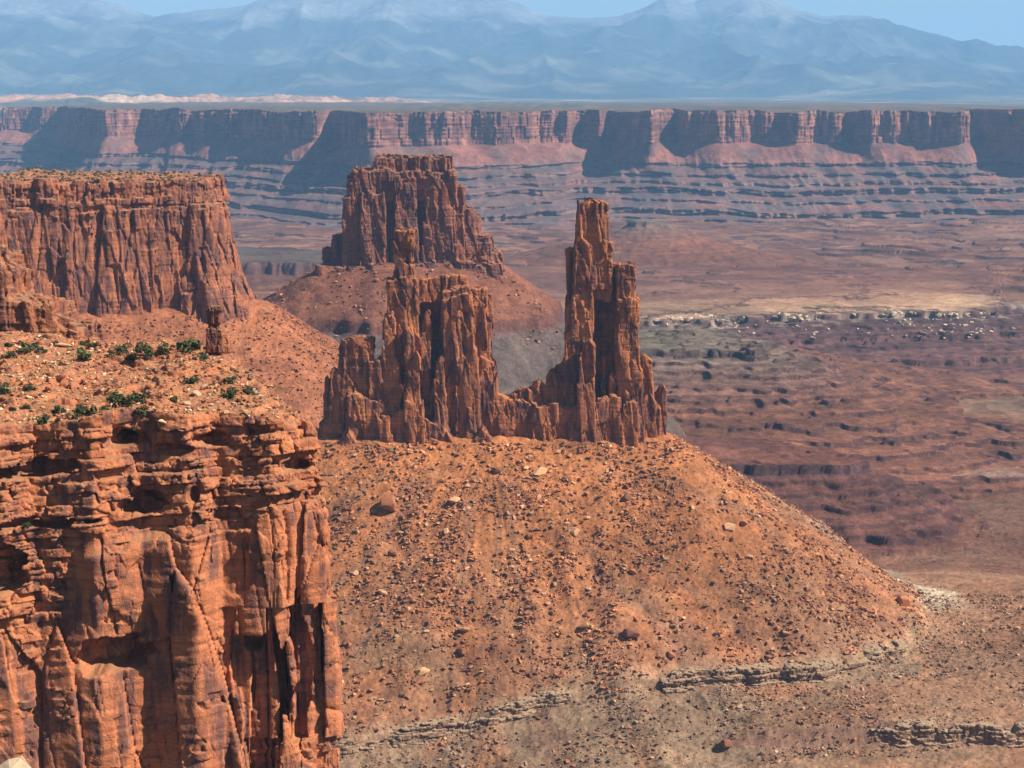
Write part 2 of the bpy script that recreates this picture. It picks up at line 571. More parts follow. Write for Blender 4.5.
# outline, profile (distance outside, height), terrace step, terrace strength, colours by distance, how far it reaches
FEATS = [
    dict(p=FOOT_SPIRE, prof=[(-20, -262), (0, -268), (60, -306), (150, -365), (204, -402), (206, -408), (300, -440), (460, -500)], S=9, k=0.0,
         col=[(0, ORANGE), (120, (.235, .093, .039)), (190, (.23, .105, .055)), (203, (.27, .165, .10)), (214, (.19, .12, .075)), (330, (.18, .115, .07))], warp=7, reach=470),
    dict(p=FOOT_MESA, prof=[(-30, -176), (0, -189), (84, -244), (124, -286), (205, -356), (300, -440), (400, -540)], S=9, k=0.0,
         col=[(0, (.25, .09, .042)), (180, (.22, .085, .045)), (300, (.33, .15, .08))], warp=6, reach=430),
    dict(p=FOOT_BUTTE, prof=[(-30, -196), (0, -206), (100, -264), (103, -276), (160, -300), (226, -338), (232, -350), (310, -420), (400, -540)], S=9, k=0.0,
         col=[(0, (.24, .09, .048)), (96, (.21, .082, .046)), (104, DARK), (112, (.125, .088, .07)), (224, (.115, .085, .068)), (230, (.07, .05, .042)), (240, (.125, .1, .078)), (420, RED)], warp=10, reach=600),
    dict(p=[(-300, 3500), (233, 3490), (500, 3560), (880, 3650), (960, 3700), (1150, 4600), (-300, 4600)],
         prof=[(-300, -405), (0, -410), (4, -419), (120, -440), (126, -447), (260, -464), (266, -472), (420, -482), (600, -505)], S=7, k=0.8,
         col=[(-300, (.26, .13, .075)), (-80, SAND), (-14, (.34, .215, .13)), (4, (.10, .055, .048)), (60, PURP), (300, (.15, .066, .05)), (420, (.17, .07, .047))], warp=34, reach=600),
    dict(p=[(350, 2760), (900, 2780), (900, 2560), (700, 2560), (560, 2600), (430, 2690)],
         prof=[(-120, -436), (0, -440), (120, -462), (210, -476), (350, -500)], S=7, k=1.0,
         col=[(-120, (.22, .15, .09)), (-30, (.25, .135, .075)), (0, RED), (200, (.19, .078, .045))], warp=30, reach=350),
    dict(p=[(-50, 2700), (180, 2690), (340, 2690), (360, 2800), (300, 3000), (-50, 3000)],
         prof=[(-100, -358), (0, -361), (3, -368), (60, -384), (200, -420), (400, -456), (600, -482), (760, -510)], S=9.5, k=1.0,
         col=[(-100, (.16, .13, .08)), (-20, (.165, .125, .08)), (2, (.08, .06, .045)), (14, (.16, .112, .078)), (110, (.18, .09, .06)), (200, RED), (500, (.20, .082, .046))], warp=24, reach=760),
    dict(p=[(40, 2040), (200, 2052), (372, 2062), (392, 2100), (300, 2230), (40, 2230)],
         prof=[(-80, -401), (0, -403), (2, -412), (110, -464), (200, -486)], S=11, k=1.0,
         col=[(-60, (.19, .072, .043)), (-3, (.2, .075, .043)), (0, DK), (5, DK), (9, MB), (113, MB), (190, RED)], warp=16, reach=200),  # near-black rim step: dark rock with the ledge's shade painted in
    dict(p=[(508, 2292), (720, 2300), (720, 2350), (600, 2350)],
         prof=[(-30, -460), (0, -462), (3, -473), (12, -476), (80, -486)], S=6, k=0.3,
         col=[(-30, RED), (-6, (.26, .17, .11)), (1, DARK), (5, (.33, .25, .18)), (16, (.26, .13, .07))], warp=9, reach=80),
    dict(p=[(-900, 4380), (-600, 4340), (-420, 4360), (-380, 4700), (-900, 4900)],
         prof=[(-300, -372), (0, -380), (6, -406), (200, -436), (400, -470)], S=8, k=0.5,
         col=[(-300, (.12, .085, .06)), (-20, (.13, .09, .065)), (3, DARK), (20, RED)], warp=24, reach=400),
    dict(p=[(325, 4990), (360, 4975), (398, 4995), (402, 5040), (360, 5060), (322, 5040)],
         prof=[(-20, -327), (0, -329), (6, -340), (140, -384), (300, -418), (460, -445)], S=9, k=0.25,
         col=[(-20, (.15, .12, .08)), (0, (.11, .09, .065)), (8, (.21, .125, .085)), (110, (.22, .085, .045)), (300, RED)], warp=14, reach=460),
]


def colour_by(d, stops):
    xs = [s[0] for s in stops]
    return np.stack([np.interp(d, xs, [s[1][k] for s in stops]) for k in range(3)], -1).astype(f32)


def ledge_d(x):
    """how far out from the spires' foot the cream bed crops out (it dips away to one side)"""
    return 203 + 44 * smooth(110, -120, x)


def ground(x, y, fine=True):
    x = np.asarray(x, f32).ravel(); y = np.asarray(y, f32).ravel()
    wn_ = noise(x / 60, y / 60, 0.5, 21); wn2 = noise(x / 17, y / 17, 0.5, 22); wn3 = noise(x / 210, y / 210, .5, 23)
    wn4 = noise(x / 26, y / 26, .5, 52)
    zb = np.interp(y, [300, 1000, 1215, 1222, 1450, 1600, 1750, 1930, 2420, 2700, 3000, 3400, 3750, 4100, 5000, 6000, 6600, 7200, 9000, 60000],
                   [-330, -445, -428, -416, -409, -415, -445, -470, -472, -476, -490, -490, -430, -424, -432, -446, -452, -460, -470, -470])
    zb = zb - 70 * smooth(190, 20, x) * smooth(1420, 1300, y)
    zb = zb + 6 * wn3 + 2.0 * wn_
    far = smooth(3900, 4500, y) * smooth(7600, 6500, y)
    zb = zb + far * 44 * fbm(x / 620, y / 700, .2, 3, 31)
    bx = smooth(150, 420, x) * smooth(1700, 1950, y)
    zb = zb + 5 * bx * noise(x / 160, y / 260, .7, 33)
    col = np.empty((x.size, 3), f32)
    mixn = smooth(-.25, .35, noise(x / 140, y / 220, .1, 35))[:, None]
    col[:] = np.array(RED, f32) * mixn + np.array((.25, .125, .07), f32) * (1 - mixn)
    gm = (smooth(1450, 1250, y) * smooth(-.2, .3, noise(x / 70, y / 70, .3, 36)))[:, None] * .75
    col = col * (1 - gm) + np.array((.19, .125, .078), f32) * gm
    near = (smooth(1800, 1650, y) * .45)[:, None]
    col = col * (1 - near) + np.array((.21, .115, .065), f32) * near
    led = ((y > 1212) & (y < 1224 + 5 * wn_) & (x > 120))[:, None]
    col = np.where(led, np.array((.22, .12, .08), f32), col)
    S = np.where(y > 4000, 12.0, 7.0).astype(f32); k = (.5 * smooth(1750, 2000, y) + .5 * far).astype(f32)
    z = zb.astype(f32)
    talus = np.zeros(x.size, f32)
    for fi, ft in enumerate(FEATS):
        p = np.array(ft['p']); r = ft['reach']
        m = np.nonzero((x > p[:, 0].min() - r) & (x < p[:, 0].max() + r) & (y > p[:, 1].min() - r) & (y < p[:, 1].max() + r))[0]
        if not m.size:
            continue
        d = polysdf(x[m], y[m], ft['p'])
        w = ft['warp']
        out = smooth(-10, 60, d) if fi < 3 else 1.0
        d = d + out * (w * 1.2 * wn_[m] + w * .8 * wn4[m] + w * .45 * wn2[m]) + (0 if fi < 3 else w * .7 * wn3[m])
        zf = np.interp(d, [q[0] for q in ft['prof']], [q[1] for q in ft['prof']])
        if fi == 2:
            d = d * (1 + .35 * smooth(-30, 40, x[m]))
            zf = np.interp(d, [q[0] for q in ft['prof']], [q[1] for q in ft['prof']])
        if fi == 0:
            dl = ledge_d(x[m])
            zf = np.where(d < dl, np.interp(d, [-20, 0, 60, 150, 204, 262], [-262, -268, -306, -365, -400, -436]),
                          np.interp(dl, [204, 262], [-400, -436]) - 6 * smooth(0, 2, d - dl) - .33 * (d - dl - 2))
            gul = noise(np.arctan2(x[m] + 20, 1500 - y[m]) * 7 + .6 * wn_[m], d / 200, .5, 41)
            zf = zf + 4.0 * gul * smooth(10, 90, d) - 1.7 * np.abs(noise(np.arctan2(x[m] + 20, 1500 - y[m]) * 19 + .9 * wn4[m], d / 60, .5, 45)) * smooth(10, 60, d)
        if fi == 0:
            hh = np.maximum(9 - np.abs(zf - z[m]), 0) / 9
            z[m] += (hh * hh * 9 * .25).astype(f32)
            zf = zf + hh * hh * 9 * .25
        up = zf > z[m]
        mm = m[up]
        z[mm] = zf[up]
        S[mm] = ft['S']; k[mm] = ft['k']
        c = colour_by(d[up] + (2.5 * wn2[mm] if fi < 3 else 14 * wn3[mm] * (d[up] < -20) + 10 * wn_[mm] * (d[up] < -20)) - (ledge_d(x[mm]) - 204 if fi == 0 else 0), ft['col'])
        if fi == 3:
            pr = (smooth(-.05, .3, noise(x[mm] / 38, y[mm] / 22, .3, 54)) * smooth(-6, 2, d[up]) * smooth(60, 25, d[up]) * .8)[:, None]
            c = c * (1 - pr) + np.array((.36, .27, .19), f32) * pr
            bk = smooth(3800, 4250, y[mm] + 200 * wn3[mm])[:, None]
            c = c * (1 - bk) + np.array((.21, .09, .054), f32) * bk
        if fi == 0:
            g = (smooth(180, 260, x[mm]) * smooth(1490, 1520, y[mm]))[:, None]
            c = c * (1 - g) + np.array((.19, .145, .105), f32) * g
            pv = noise(x[mm] / 22, y[mm] / 34, .4, 43)
            c = c * (1 + .16 * pv)[:, None]
            ang_ = np.arctan2(x[mm] + 20, 1500 - y[mm])
            sk = noise(ang_ * 14 + .5 * wn4[mm], d[up] / 110, .5, 61) + .6 * noise(ang_ * 40 + .8 * wn4[mm], d[up] / 60, .5, 62)
            sk = (smooth(.0, .55, sk) * smooth(5, 50, d[up]) * .6)[:, None]
            c = c * (1 - sk) + np.array((.165, .085, .052), f32) * sk
            sb = (smooth(.1, .5, noise(ang_ * 9 + .7 * wn_[mm], d[up] / 150, .8, 63)) * .45)[:, None]
            c = c * (1 - sb) + np.array((.33, .118, .044), f32) * sb
            lo = (smooth(-.1, .5, noise(x[mm] / 45, y[mm] / 45, .4, 44)) * smooth(90, 190, d[up]))[:, None] * .5
            c = c * (1 - lo) + np.array((.2, .125, .075), f32) * lo
        col[mm] = c
        talus[mm] = 1.0 if fi < 3 else 0.0
    # terraces (thin resistant beds standing out as little cliffs)
    u = z / S + .9 * noise(x / 330, y / 330, .4, 24) + .3 * noise(x / 60, y / 60, .4, 25) + .30 * fbm(x / 22, y / 22, .4, 2, 53) * smooth(5200, 2500, y)
    fl = np.floor(u); t = u - fl
    st = .42 * t + .58 * smooth(0, .09, t)
    mask = np.clip(.92 + 1.2 * noise(x / 190, y / 190, fl * 1.7, 26), 0, 1)
    kk = k * mask
    z = z + kk * S * (st - t) * .95
    u2 = z / (S * .42) + .5 * noise(x / 70, y / 70, .8, 57) + .4 * noise(x / 19, y / 19, .8, 58); t2 = u2 - np.floor(u2)
    m2 = kk * smooth(.0, .4, noise(x / 90, y / 60, np.floor(u2) * 1.3, 59))
    z = z + m2 * S * .42 * (.5 * t2 + .5 * smooth(0, .12, t2) - t2) * .95
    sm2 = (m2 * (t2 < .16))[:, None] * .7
    col = col * (1 - sm2) + np.array((.08, .038, .034), f32) * sm2  # thin beds: dark rock tone plus shade painted on the small steps
    bd = noise(.3 + x / 900, .2 + y / 900, z / 3.2, 55) + .7 * noise(x / 500, y / 500, z / 1.3, 56)
    bw = smooth(1750, 1950, y) * np.clip(kk * 1.6 + .25, 0, 1)
    col = col * (1 + .55 * bw * np.clip(bd, -1, 1))[:, None]
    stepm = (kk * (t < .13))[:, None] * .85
    col = col * (1 - stepm) + np.array((.07, .033, .031), f32) * stepm  # steep steps: dark bed rock, their shade painted into the colour
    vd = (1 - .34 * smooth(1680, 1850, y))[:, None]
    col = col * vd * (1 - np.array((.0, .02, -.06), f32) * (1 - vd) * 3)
    # cream outcrop on the shoulder
    oc = (smooth(36, 16, np.hypot((x - 338) * .9, (y - 1530) * .55) + 9 * wn2) * .75)[:, None]
    col = col * (1 - oc) + np.array((.40, .33, .23), f32) * oc
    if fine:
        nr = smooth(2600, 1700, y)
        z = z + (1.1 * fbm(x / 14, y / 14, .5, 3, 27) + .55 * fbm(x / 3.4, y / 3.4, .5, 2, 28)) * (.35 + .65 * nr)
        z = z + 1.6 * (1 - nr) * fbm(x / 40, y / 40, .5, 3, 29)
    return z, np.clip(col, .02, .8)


def build_ground():
    ys = []
    y = 320.0
    while y < 60000:
        ys.append(y)
        if y < 1120: y += 10
        elif y < 1205: y += 1.2
        elif y < 1560: y += .72
        elif y < 1950: y += 1.8
        elif y < 2200: y += 1.3
        elif y < 2800: y += 1.9
        elif y < 3400: y += 3.0
        elif y < 3720: y += 2.2
        elif y < 6700: y += 3.0 * y / 2600 + 2.5
        else: y *= 1.06
    ys = np.array(ys, f32)
    a = np.concatenate([np.linspace(-.62, -.275, 30)[:-1], np.linspace(-.275, .275, 1150), np.linspace(.275, .62, 30)[1:]]).astype(f32)
    Y = np.repeat(ys[:, None], a.size, 1)
    Xg = Y * a[None, :]
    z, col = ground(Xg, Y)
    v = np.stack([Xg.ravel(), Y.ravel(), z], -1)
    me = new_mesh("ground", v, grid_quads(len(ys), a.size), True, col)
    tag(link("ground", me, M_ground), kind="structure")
    print("ground", len(v))


build_ground()


# ------------------------------------------------------------------ far escarpment (rim, cliff, talus, ledgy slopes)
def gauss1(a, sig):
    if sig < .5:
        return a
    n = int(3 * sig) + 1
    k = np.exp(-.5 * (np.arange(-n, n + 1) / sig) ** 2); k /= k.sum()
    return np.convolve(np.pad(a, n, mode='edge'), k, mode='valid')


def escarpment(name, rim, prof, dx, x0, x1, back, seed, ztop_var=3):
    """rim: (X, Y) of the cliff edge; prof: (distance towards the viewer, height, smoothing of the outline in m, kind)"""
    xs = np.arange(x0, x1, dx, dtype=f32)
    r = np.interp(xs, [p[0] for p in rim], [p[1] for p in rim])
    r = gauss1(r, 8 / dx)
    ang = fbm(xs / 260, .3, .2, 3, seed) * 130 + fbm(xs / 75, .3, .2, 4, seed + 1) * 60
    rows, cols = [], []
    def put(yr, zr, c):
        rows.append(np.stack([xs, yr, zr], -1)); cols.append(np.broadcast_to(c, (len(xs), 3)).astype(f32) if np.ndim(c) == 1 else c)
    for b in np.concatenate([np.geomspace(back, 30, 26), [14, 5]]):
        yr = gauss1(r + ang, b / 9 / dx) + b
        zr = prof[0][1] + 13 * fbm(xs / 160, .3, .4, 4, seed + 16) * smooth(120, 0, b) + ztop_var * noise(xs / 500, yr / 500, .2, seed + 2) - 3 + (b / 9000) * 10
        g = smooth(-.2, .25, noise(xs / 60, yr / 60, .2, seed + 3))[:, None]
        put(yr, zr, np.array((.075, .07, .042)) * g + np.array((.17, .105, .065)) * (1 - g))
    n = len(prof)
    for i in range(n - 1):
        d0, z0, s0, k0 = prof[i]; d1, z1, s1, k1 = prof[i + 1]
        m = max(2, int(max(abs(z1 - z0) / 2.6, abs(d1 - d0) / 14)))
        for j in range(m):
            t = j / m
            d = d0 + (d1 - d0) * t; z = z0 + (z1 - z0) * t; s = s0 + (s1 - s0) * t
            lay = noise(xs / 350, .5, z / 7.0, seed + 4)
            yr = gauss1(r + ang * max(0, 1 - s / 500), s / dx)
            if k0 == 'cliff':
                w = noise(xs / 90, .3, z / 300, seed + 5) * .35
                e, rr = worley((xs / 30 + w), np.full(len(xs), .5, f32) + i * 7.3, np.full(len(xs), int(z // 42)), seed)
                yr = yr - (rr - .5) * 16 + 12 * np.exp(-e / .08) - 7 * noise(xs / 14, .2, z / 160, seed + 6) - 5 * lay
                c = colour_by(noise(xs / 25, z / 90, .2, seed + 7) + .6 * noise(xs / 80, z / 9, .2, seed + 8), [(-.5, (.12, .05, .042)), (0, (.22, .085, .06)), (.5, (.33, .145, .095))])
            else:
                gu = fbm(xs / 170, d / 900, .2, 3, seed + 9, ridge=True)
                spur = fbm(xs / 700, .2, .2, 2, seed + 10)
                amp = min(1, max(0, d - 40) / 250)
                yr = yr - (gu - .4) * 80 * amp - spur * min(d, 900) * .34 + 30 * amp * fbm(xs / 70, d / 500, .2, 2, seed + 15)
                if k0 == 'ledge':
                    yr = yr + 26 * noise(xs / 70, z / 9, .2, seed + 11) + 12 * noise(xs / 17, z / 6, .2, seed + 12)
                    c = colour_by(noise(xs / 40, z / 12, .2, seed + 13), [(-.5, (.07, .042, .04)), (.5, (.15, .075, .06))])
                    fm = smooth(-.25, .15, noise(xs / 260, z / 14, .2, seed + 17))[:, None]
                    c = c * fm + np.array((.19, .10, .078)) * (1 - fm)
                else:
                    yr = yr + 6 * noise(xs / 40, d / 60, .2, seed + 12)
                    c = colour_by(noise(xs / 110, d / 130, .2, seed + 13) + (.5 if k0 == 'talus' else -.1), [(-.5, (.11, .08, .075)), (.1, (.165, .085, .07)), (.6, (.24, .095, .065))])
            put(yr - d, z + np.zeros(len(xs)) + (13 * fbm(xs / 160, .3, .4, 4, seed + 16) * smooth(-110, -66, z) if k0 == 'cliff' or d < 20 else 0) + (13 * fbm(xs / 420, d / 500, .4, 3, seed + 14) if k0 != 'cliff' else 0) * min(1, d / 300), c)
    v = np.concatenate(rows)[::-1]; c = np.concatenate(cols)[::-1]
    q = grid_quads(len(rows), len(xs))
    me = new_mesh(name, v, q[:, ::-1] if False else q, True, c)
    o = tag(link(name, me, M_far), kind="structure")
    print(name, len(v))
    return o


def rimp(lst):
    return [(X_at(px, Y), Y) for px, Y in lst]


PROF = [(0, -66, 0, 'cliff'), (6, -78, 0, 'slope'), (16, -84, 0, 'cliff'), (34, -196, 20, 'talus'), (190, -272, 70, 'ledge'), (196, -286, 72, 'slope'),
        (320, -306, 100, 'ledge'), (326, -318, 102, 'slope'), (450, -332, 130, 'ledge'), (455, -342, 132, 'slope'), (600, -354, 160, 'ledge'), (608, -376, 162, 'slope'), (780, -390, 190, 'ledge'), (785, -398, 192, 'slope'), (960, -408, 220, 'ledge'), (968, -428, 222, 'slope'), (1200, -440, 260, 'ledge'), (1205, -446, 262, 'slope'), (1450, -452, 300, 'ledge'), (1456, -462, 302, 'slope'), (1800, -485, 360, 'slope')]
PROF = [(d * (1 + 0), z + (0 if z > -300 else 6 * math.sin(d / 90.0)), sg, kd) for d, z, sg, kd in PROF]
RIM = [(-300, 11500), (60, 10900), (100, 9500), (108, 8950), (147, 9250), (250, 8650), (320, 8050), (328, 8350), (345, 8150), (366, 7380), (400, 7480), (480, 7700), (540, 7900), (568, 7900), (572, 8200), (588, 8240), (600, 8050), (606, 8350), (652, 7720), (657, 8080), (676, 8250), (684, 8150),
       (690, 8480), (724, 7900), (730, 7840), (765, 7960), (800, 7900), (812, 8060), (836, 7960), (842, 8180), (856, 8080), (864, 7900), (905, 7990),
       (930, 7860), (962, 7960), (966, 8420), (985, 8330), (1002, 8050), (1012, 8120), (1040, 7650), (1090, 7780), (1110, 8300), (1160, 8000), (1250, 7800)]
RIM = [(p, Y if p < 680 or p > 964 else 7950 + (Y - 7950) * (.30 + .35 * (p > 800) - .2 * (p > 890))) for p, Y in RIM]
escarpment("escarpment", rimp(RIM), PROF, 2.6, -2900, 3000, 7500, 60)
PROF2 = [(0, -150, 0, 'cliff'), (25, -262, 20, 'talus'), (200, -330, 80, 'ledge'), (210, -350, 80, 'slope'), (600, -420, 200, 'slope'), (1200, -475, 300, 'slope')]
RIM2 = [(-220, 11000), (-60, 11400), (20, 11300), (24, 11700), (45, 11800), (60, 11250), (95, 11350), (100, 11900), (160, 12000), (260, 12000)]
escarpment("far_escarpment", rimp(RIM2), PROF2, 5, -5200, -1500, 3000, 90)


# ------------------------------------------------------------------ slickrock country behind, and the mountains
def slickrock():
    ys = np.geomspace(13500, 27000, 260).astype(f32); a = np.linspace(-.36, .36, 900).astype(f32)
    Y = np.repeat(ys[:, None], a.size, 1); X = Y * a
    left = smooth(-.0, -.1, a)[None, :] * np.ones_like(Y)
    dome = np.maximum(0, fbm(X / 620, Y / 520, .3, 5, 101, gain=.6)) ** .8
    z = -105 + left * (95 * dome * smooth(15000, 17000, Y) * smooth(23000, 19500, Y)) + 25 * fbm(X / 1500, Y / 1500, .3, 3, 102) + (Y - 13500) / 13500 * 60
    m = (left * smooth(.12, .3, dome) * smooth(.0, .2, noise(X / 2600, Y / 1600, .2, 103) + .22))[..., None]
    sp2 = (smooth(.25, .5, noise(X / 1400, Y / 500, .2, 104)) * .6)[..., None]
    c = np.array((.09, .085, .06)) * (1 - m) + np.array((.40, .22, .14)) * m
    c = c * (1 - sp2) + np.array((.45, .33, .22)) * sp2
    me = new_mesh("slickrock_plain", np.stack([X, Y, z], -1).reshape(-1, 3), grid_quads(len(ys), a.size), True, c.reshape(-1, 3))
    tag(link("slickrock_plain", me, M_far), kind="structure")


slickrock()

SKYLINE = [(-160, 40), (-80, 8), (-30, -10), (10, -14), (40, -8), (75, -6), (105, -2), (130, 6), (150, 14), (162, 16), (200, 11), (250, 6), (280, -4), (330, -8), (390, -10), (440, -10), (490, -6), (515, 2), (530, 8), (545, 16),
           (585, 18), (618, 16), (640, 8), (660, -2), (672, 0), (690, 2), (702, -4), (730, -10), (752, -7), (770, -2), (795, 10), (815, 16), (838, 14), (862, 15), (885, 22), (915, 30), (945, 38), (975, 47), (1000, 52), (1030, 58),
           (1100, 70), (1200, 82)]


def mountains():
    ys = np.linspace(24000, 47000, 420).astype(f32); xs = np.linspace(-15000, 15000, 1100).astype(f32)
    X, Y = np.meshgrid(xs, ys)
    YC = 39000.0
    zc = np.interp(xs, [X_at(p, YC) for p, _ in SKYLINE], [at(p, q, YC)[2] for p, q in SKYLINE]).astype(f32)
    zc = zc + 40 * fbm(xs / 700, .2, .3, 4, 111)
    broad = gauss1(zc, 60)
    t = np.clip((Y - 24500) / (YC - 24500), 0, 1)
    tb = np.clip((47000 - Y) / (47000 - YC), 0, 1)
    w = smooth(.55, 1, t)
    crest = broad[None] * (1 - w) + zc[None] * w
    rel = np.where(Y <= YC, t ** 1.9, tb ** 1.2)
    n = fbm(X / 2300, Y / 6000, .2, 4, 112, ridge=True, gain=.42) - .45
    z = -70 + (crest + 70) * rel + n * 320 * smooth(0, .4, t) * (1 - smooth(.8, 1, t)) * smooth(200, 900, crest)
    z += 25 * fbm(X / 900, Y / 900, .2, 3, 113) * smooth(0, .3, t) * (1 - .7 * smooth(.85, 1, t))
    fo = np.array((.032, .040, .036)); sage = np.array((.085, .09, .07)); scree = np.array((.17, .165, .16))
    e = noise(X / 1500, Y / 1500, .2, 114) + .5 * noise(X / 500, Y / 500, .2, 115)
    c = fo + (sage - fo) * smooth(.0, .5, e)[..., None]
    al = smooth(1250, 1600, z + 280 * e)[..., None]
    c = c * (1 - al) + scree * al
    lowp = (.35 * smooth(350, 0, z) * smooth(.2, .45, noise(X / 2500, Y / 900, .2, 116)))[..., None]
    c = c * (1 - lowp) + np.array((.3, .22, .17)) * lowp
    me = new_mesh("mountains", np.stack([X, Y, z], -1).reshape(-1, 3), grid_quads(len(ys), len(xs)), True, c.reshape(-1, 3))
    tag(link("mountains", me, M_mount), kind="structure")


mountains()


# ------------------------------------------------------------------ haze: the air itself
def haze():
    lo, hi = (-42000, -3000, -640), (42000, 60500, 2150)
    me = bpy.data.meshes.new("haze")
    v = [(x, y, z) for x in (lo[0], hi[0]) for y in (lo[1], hi[1]) for z in (lo[2], hi[2])]
    me.from_pydata(v, [], [(0, 1, 3, 2), (4, 6, 7, 5), (0, 4, 5, 1), (2, 3, 7, 6), (0, 2, 6, 4), (1, 5, 7, 3)])
    m = bpy.data.materials.new("haze_air"); m.use_nodes = True
    t = m.node_tree
    for nd in list(t.nodes):
        if nd.type != 'OUTPUT_MATERIAL':
            t.nodes.remove(nd)
    pv = t.nodes.new("ShaderNodeVolumePrincipled")
    pv.inputs["Density"].default_value = 3.0e-5
    pv.inputs["Color"].default_value = (.31, .61, 1.0, 1)
    t.links.new(pv.outputs[0], [n for n in t.nodes if n.type == 'OUTPUT_MATERIAL'][0].inputs["Volume"])
    tag(link("haze", me, m), kind="stuff")


haze()


# ------------------------------------------------------------------ the two spires
def col_px(C, Y, a, b, top, bot, hd, dy=0, taper=.1, lean=0, r=1.0, ytap=None, pk=None):
    yc = Y + dy
    x0, x1 = X_at(a, yc), X_at(b, yc)
    C.add(x0, x1, at(0, top, yc)[2], at(0, bot, yc)[2], yc, hd, taper, lean * yc / F_PX, r, ytap, pk)


def rock_thing(name, v, q, mat, label, cat, group=None):
    me = new_mesh(name, v, q, False)
    return tag(link(name, me, mat), label, cat, group)


SP = 1500


def spire_left():
    C = Columns()
    P = lambda *a, **k: col_px(C, SP, *a, **k)
    P(392, 412, 246, 262, 5, taper=.05)            # neck
    P(393, 413, 228, 250, 6, taper=-.15, r=2.0, lean=2)
    P(392, 417, 258, 300, 8, taper=.25, pk=.4)
    P(386, 420, 276, 350, 11, taper=.12, pk=.2)            # left pillar
    P(384, 420, 318, 480, 14, dy=2, taper=.1)
    P(410, 470, 275, 302, 8, dy=10, taper=.1, pk=.1)       # bridge behind
    P(416, 450, 288, 440, 7, dy=19, taper=.0)       # recess back wall
    P(442, 488, 285, 420, 13, dy=2, taper=.04)      # right block
    P(442, 474, 292, 420, 14, dy=-1, taper=.06)
    P(442, 500, 352, 480, 16, dy=1, taper=.16)
    P(474, 492, 294, 470, 12, dy=6, taper=.1)
    P(454, 480, 340, 470, 17, dy=-3, taper=.2)
    P(376, 402, 314, 470, 8, dy=-12, taper=.6)      # fins standing in front
    P(402, 415, 328, 470, 6, dy=-16, taper=.5)
    P(400, 426, 352, 475, 6, dy=-22, taper=.55)
    P(419, 433, 308, 430, 5, dy=-9, taper=.4)
    P(431, 447, 352, 470, 7, dy=-17, taper=.5)
    P(340, 374, 334, 470, 10, dy=-4, taper=.08)     # left blocks
    P(335, 347, 337, 470, 8, dy=-6, taper=.3)
    P(327, 342, 364, 475, 9, dy=-5, taper=.25)
    P(320, 332, 374, 480, 8, dy=-3, taper=.55)
    P(316, 345, 418, 490, 14, dy=-3, taper=.1)
    P(366, 402, 356, 475, 12, dy=-7, taper=.12)
    P(345, 380, 392, 480, 14, dy=-9, taper=.12)
    P(372, 440, 408, 480, 14, dy=-12, taper=.12)
    P(330, 372, 424, 490, 12, dy=-16, taper=.2)
    P(425, 470, 412, 480, 16, dy=-10, taper=.2)
    P(462, 512, 383, 480, 10, dy=-2, taper=.15, pk=.35)     # rubbly saddle
    P(478, 530, 392, 480, 11, dy=-4, taper=.2, pk=.4)
    P(446, 500, 424, 485, 12, dy=-14, taper=.3)
    f0 = C.field
    lo = (X_at(302, SP), 1448, -300); hi = (X_at(530, SP), 1532, -96)
    v, q = build_rock(lo, hi, (.62, .62, .62), f0, disp_wingate(.74, 3.6, 201, strata=.22, cell=12.5, cell2=4.6), 5.2)
    rock_thing("rock_spire", v, q, M_spire, "broad red sandstone spire with a small overhanging head and thin fins at its foot", "rock spire")
    print("spire", len(v))


def spire_right():
    C = Columns()
    P = lambda *a, **k: col_px(C, SP, *a, **k)
    P(578, 608, 198, 246, 8, taper=.06, r=1)
    P(576, 606, 212, 246, 9, taper=.15)
    P(574, 613, 240, 290, 10, taper=.08, r=1)
    P(566, 576, 249, 350, 6, dy=3, taper=.12)
    P(570, 595, 276, 440, 12, dy=1, taper=.14)
    P(564, 594, 320, 470, 13, dy=2, taper=.16, pk=.5)
    P(577, 598, 338, 470, 10, dy=-12, taper=.35)
    P(588, 624, 262, 440, 8, dy=20, taper=.02)      # back wall of the dark cleft
    P(590, 612, 270, 300, 9, dy=4, taper=.1)
    P(616, 635, 263, 470, 11, dy=0, taper=.06)      # right column
    P(618, 638, 296, 470, 13, dy=0, taper=.02)
    P(622, 646, 352, 470, 15, dy=-2, taper=.25)
    P(634, 658, 352, 480, 11, dy=0, taper=.45)
    P(640, 664, 384, 480, 13, dy=2, taper=.2)
    P(655, 669, 382, 480, 9, dy=3, taper=.2)
    P(601, 608, 354, 420, 3.5, dy=-6, taper=.4)
    P(609, 618, 372, 430, 4, dy=-8, taper=.4)
    P(596, 625, 394, 470, 10, dy=-10, taper=.15)
    P(622, 640, 400, 480, 12, dy=-9, taper=.15)
    P(540, 572, 366, 470, 11, dy=0, taper=.4)       # left shoulder
    P(552, 580, 356, 470, 9, dy=2, taper=.4)
    P(528, 550, 376, 470, 10, dy=-2, taper=.3)
    P(506, 542, 386, 470, 10, dy=-2, taper=.2, pk=.5)
    P(530, 580, 402, 480, 12, dy=-8, taper=.15)
    P(494, 540, 396, 480, 11, dy=-5, taper=.15, pk=.4)
    P(560, 600, 420, 480, 12, dy=-11, taper=.2)
    f0 = C.field
    lo = (X_at(488, SP), 1456, -300); hi = (X_at(684, SP), 1540, -72)
    v, q = build_rock(lo, hi, (.62, .62, .62), f0, disp_wingate(.74, 3.4, 231, strata=.3, cell=11.5, cell2=4.4), 5.2)
    rock_thing("rock_tower", v, q, M_spire, "tallest slender red sandstone tower, split by a dark vertical cleft", "rock tower")
    print("tower", len(v))


spire_left()
spire_right()


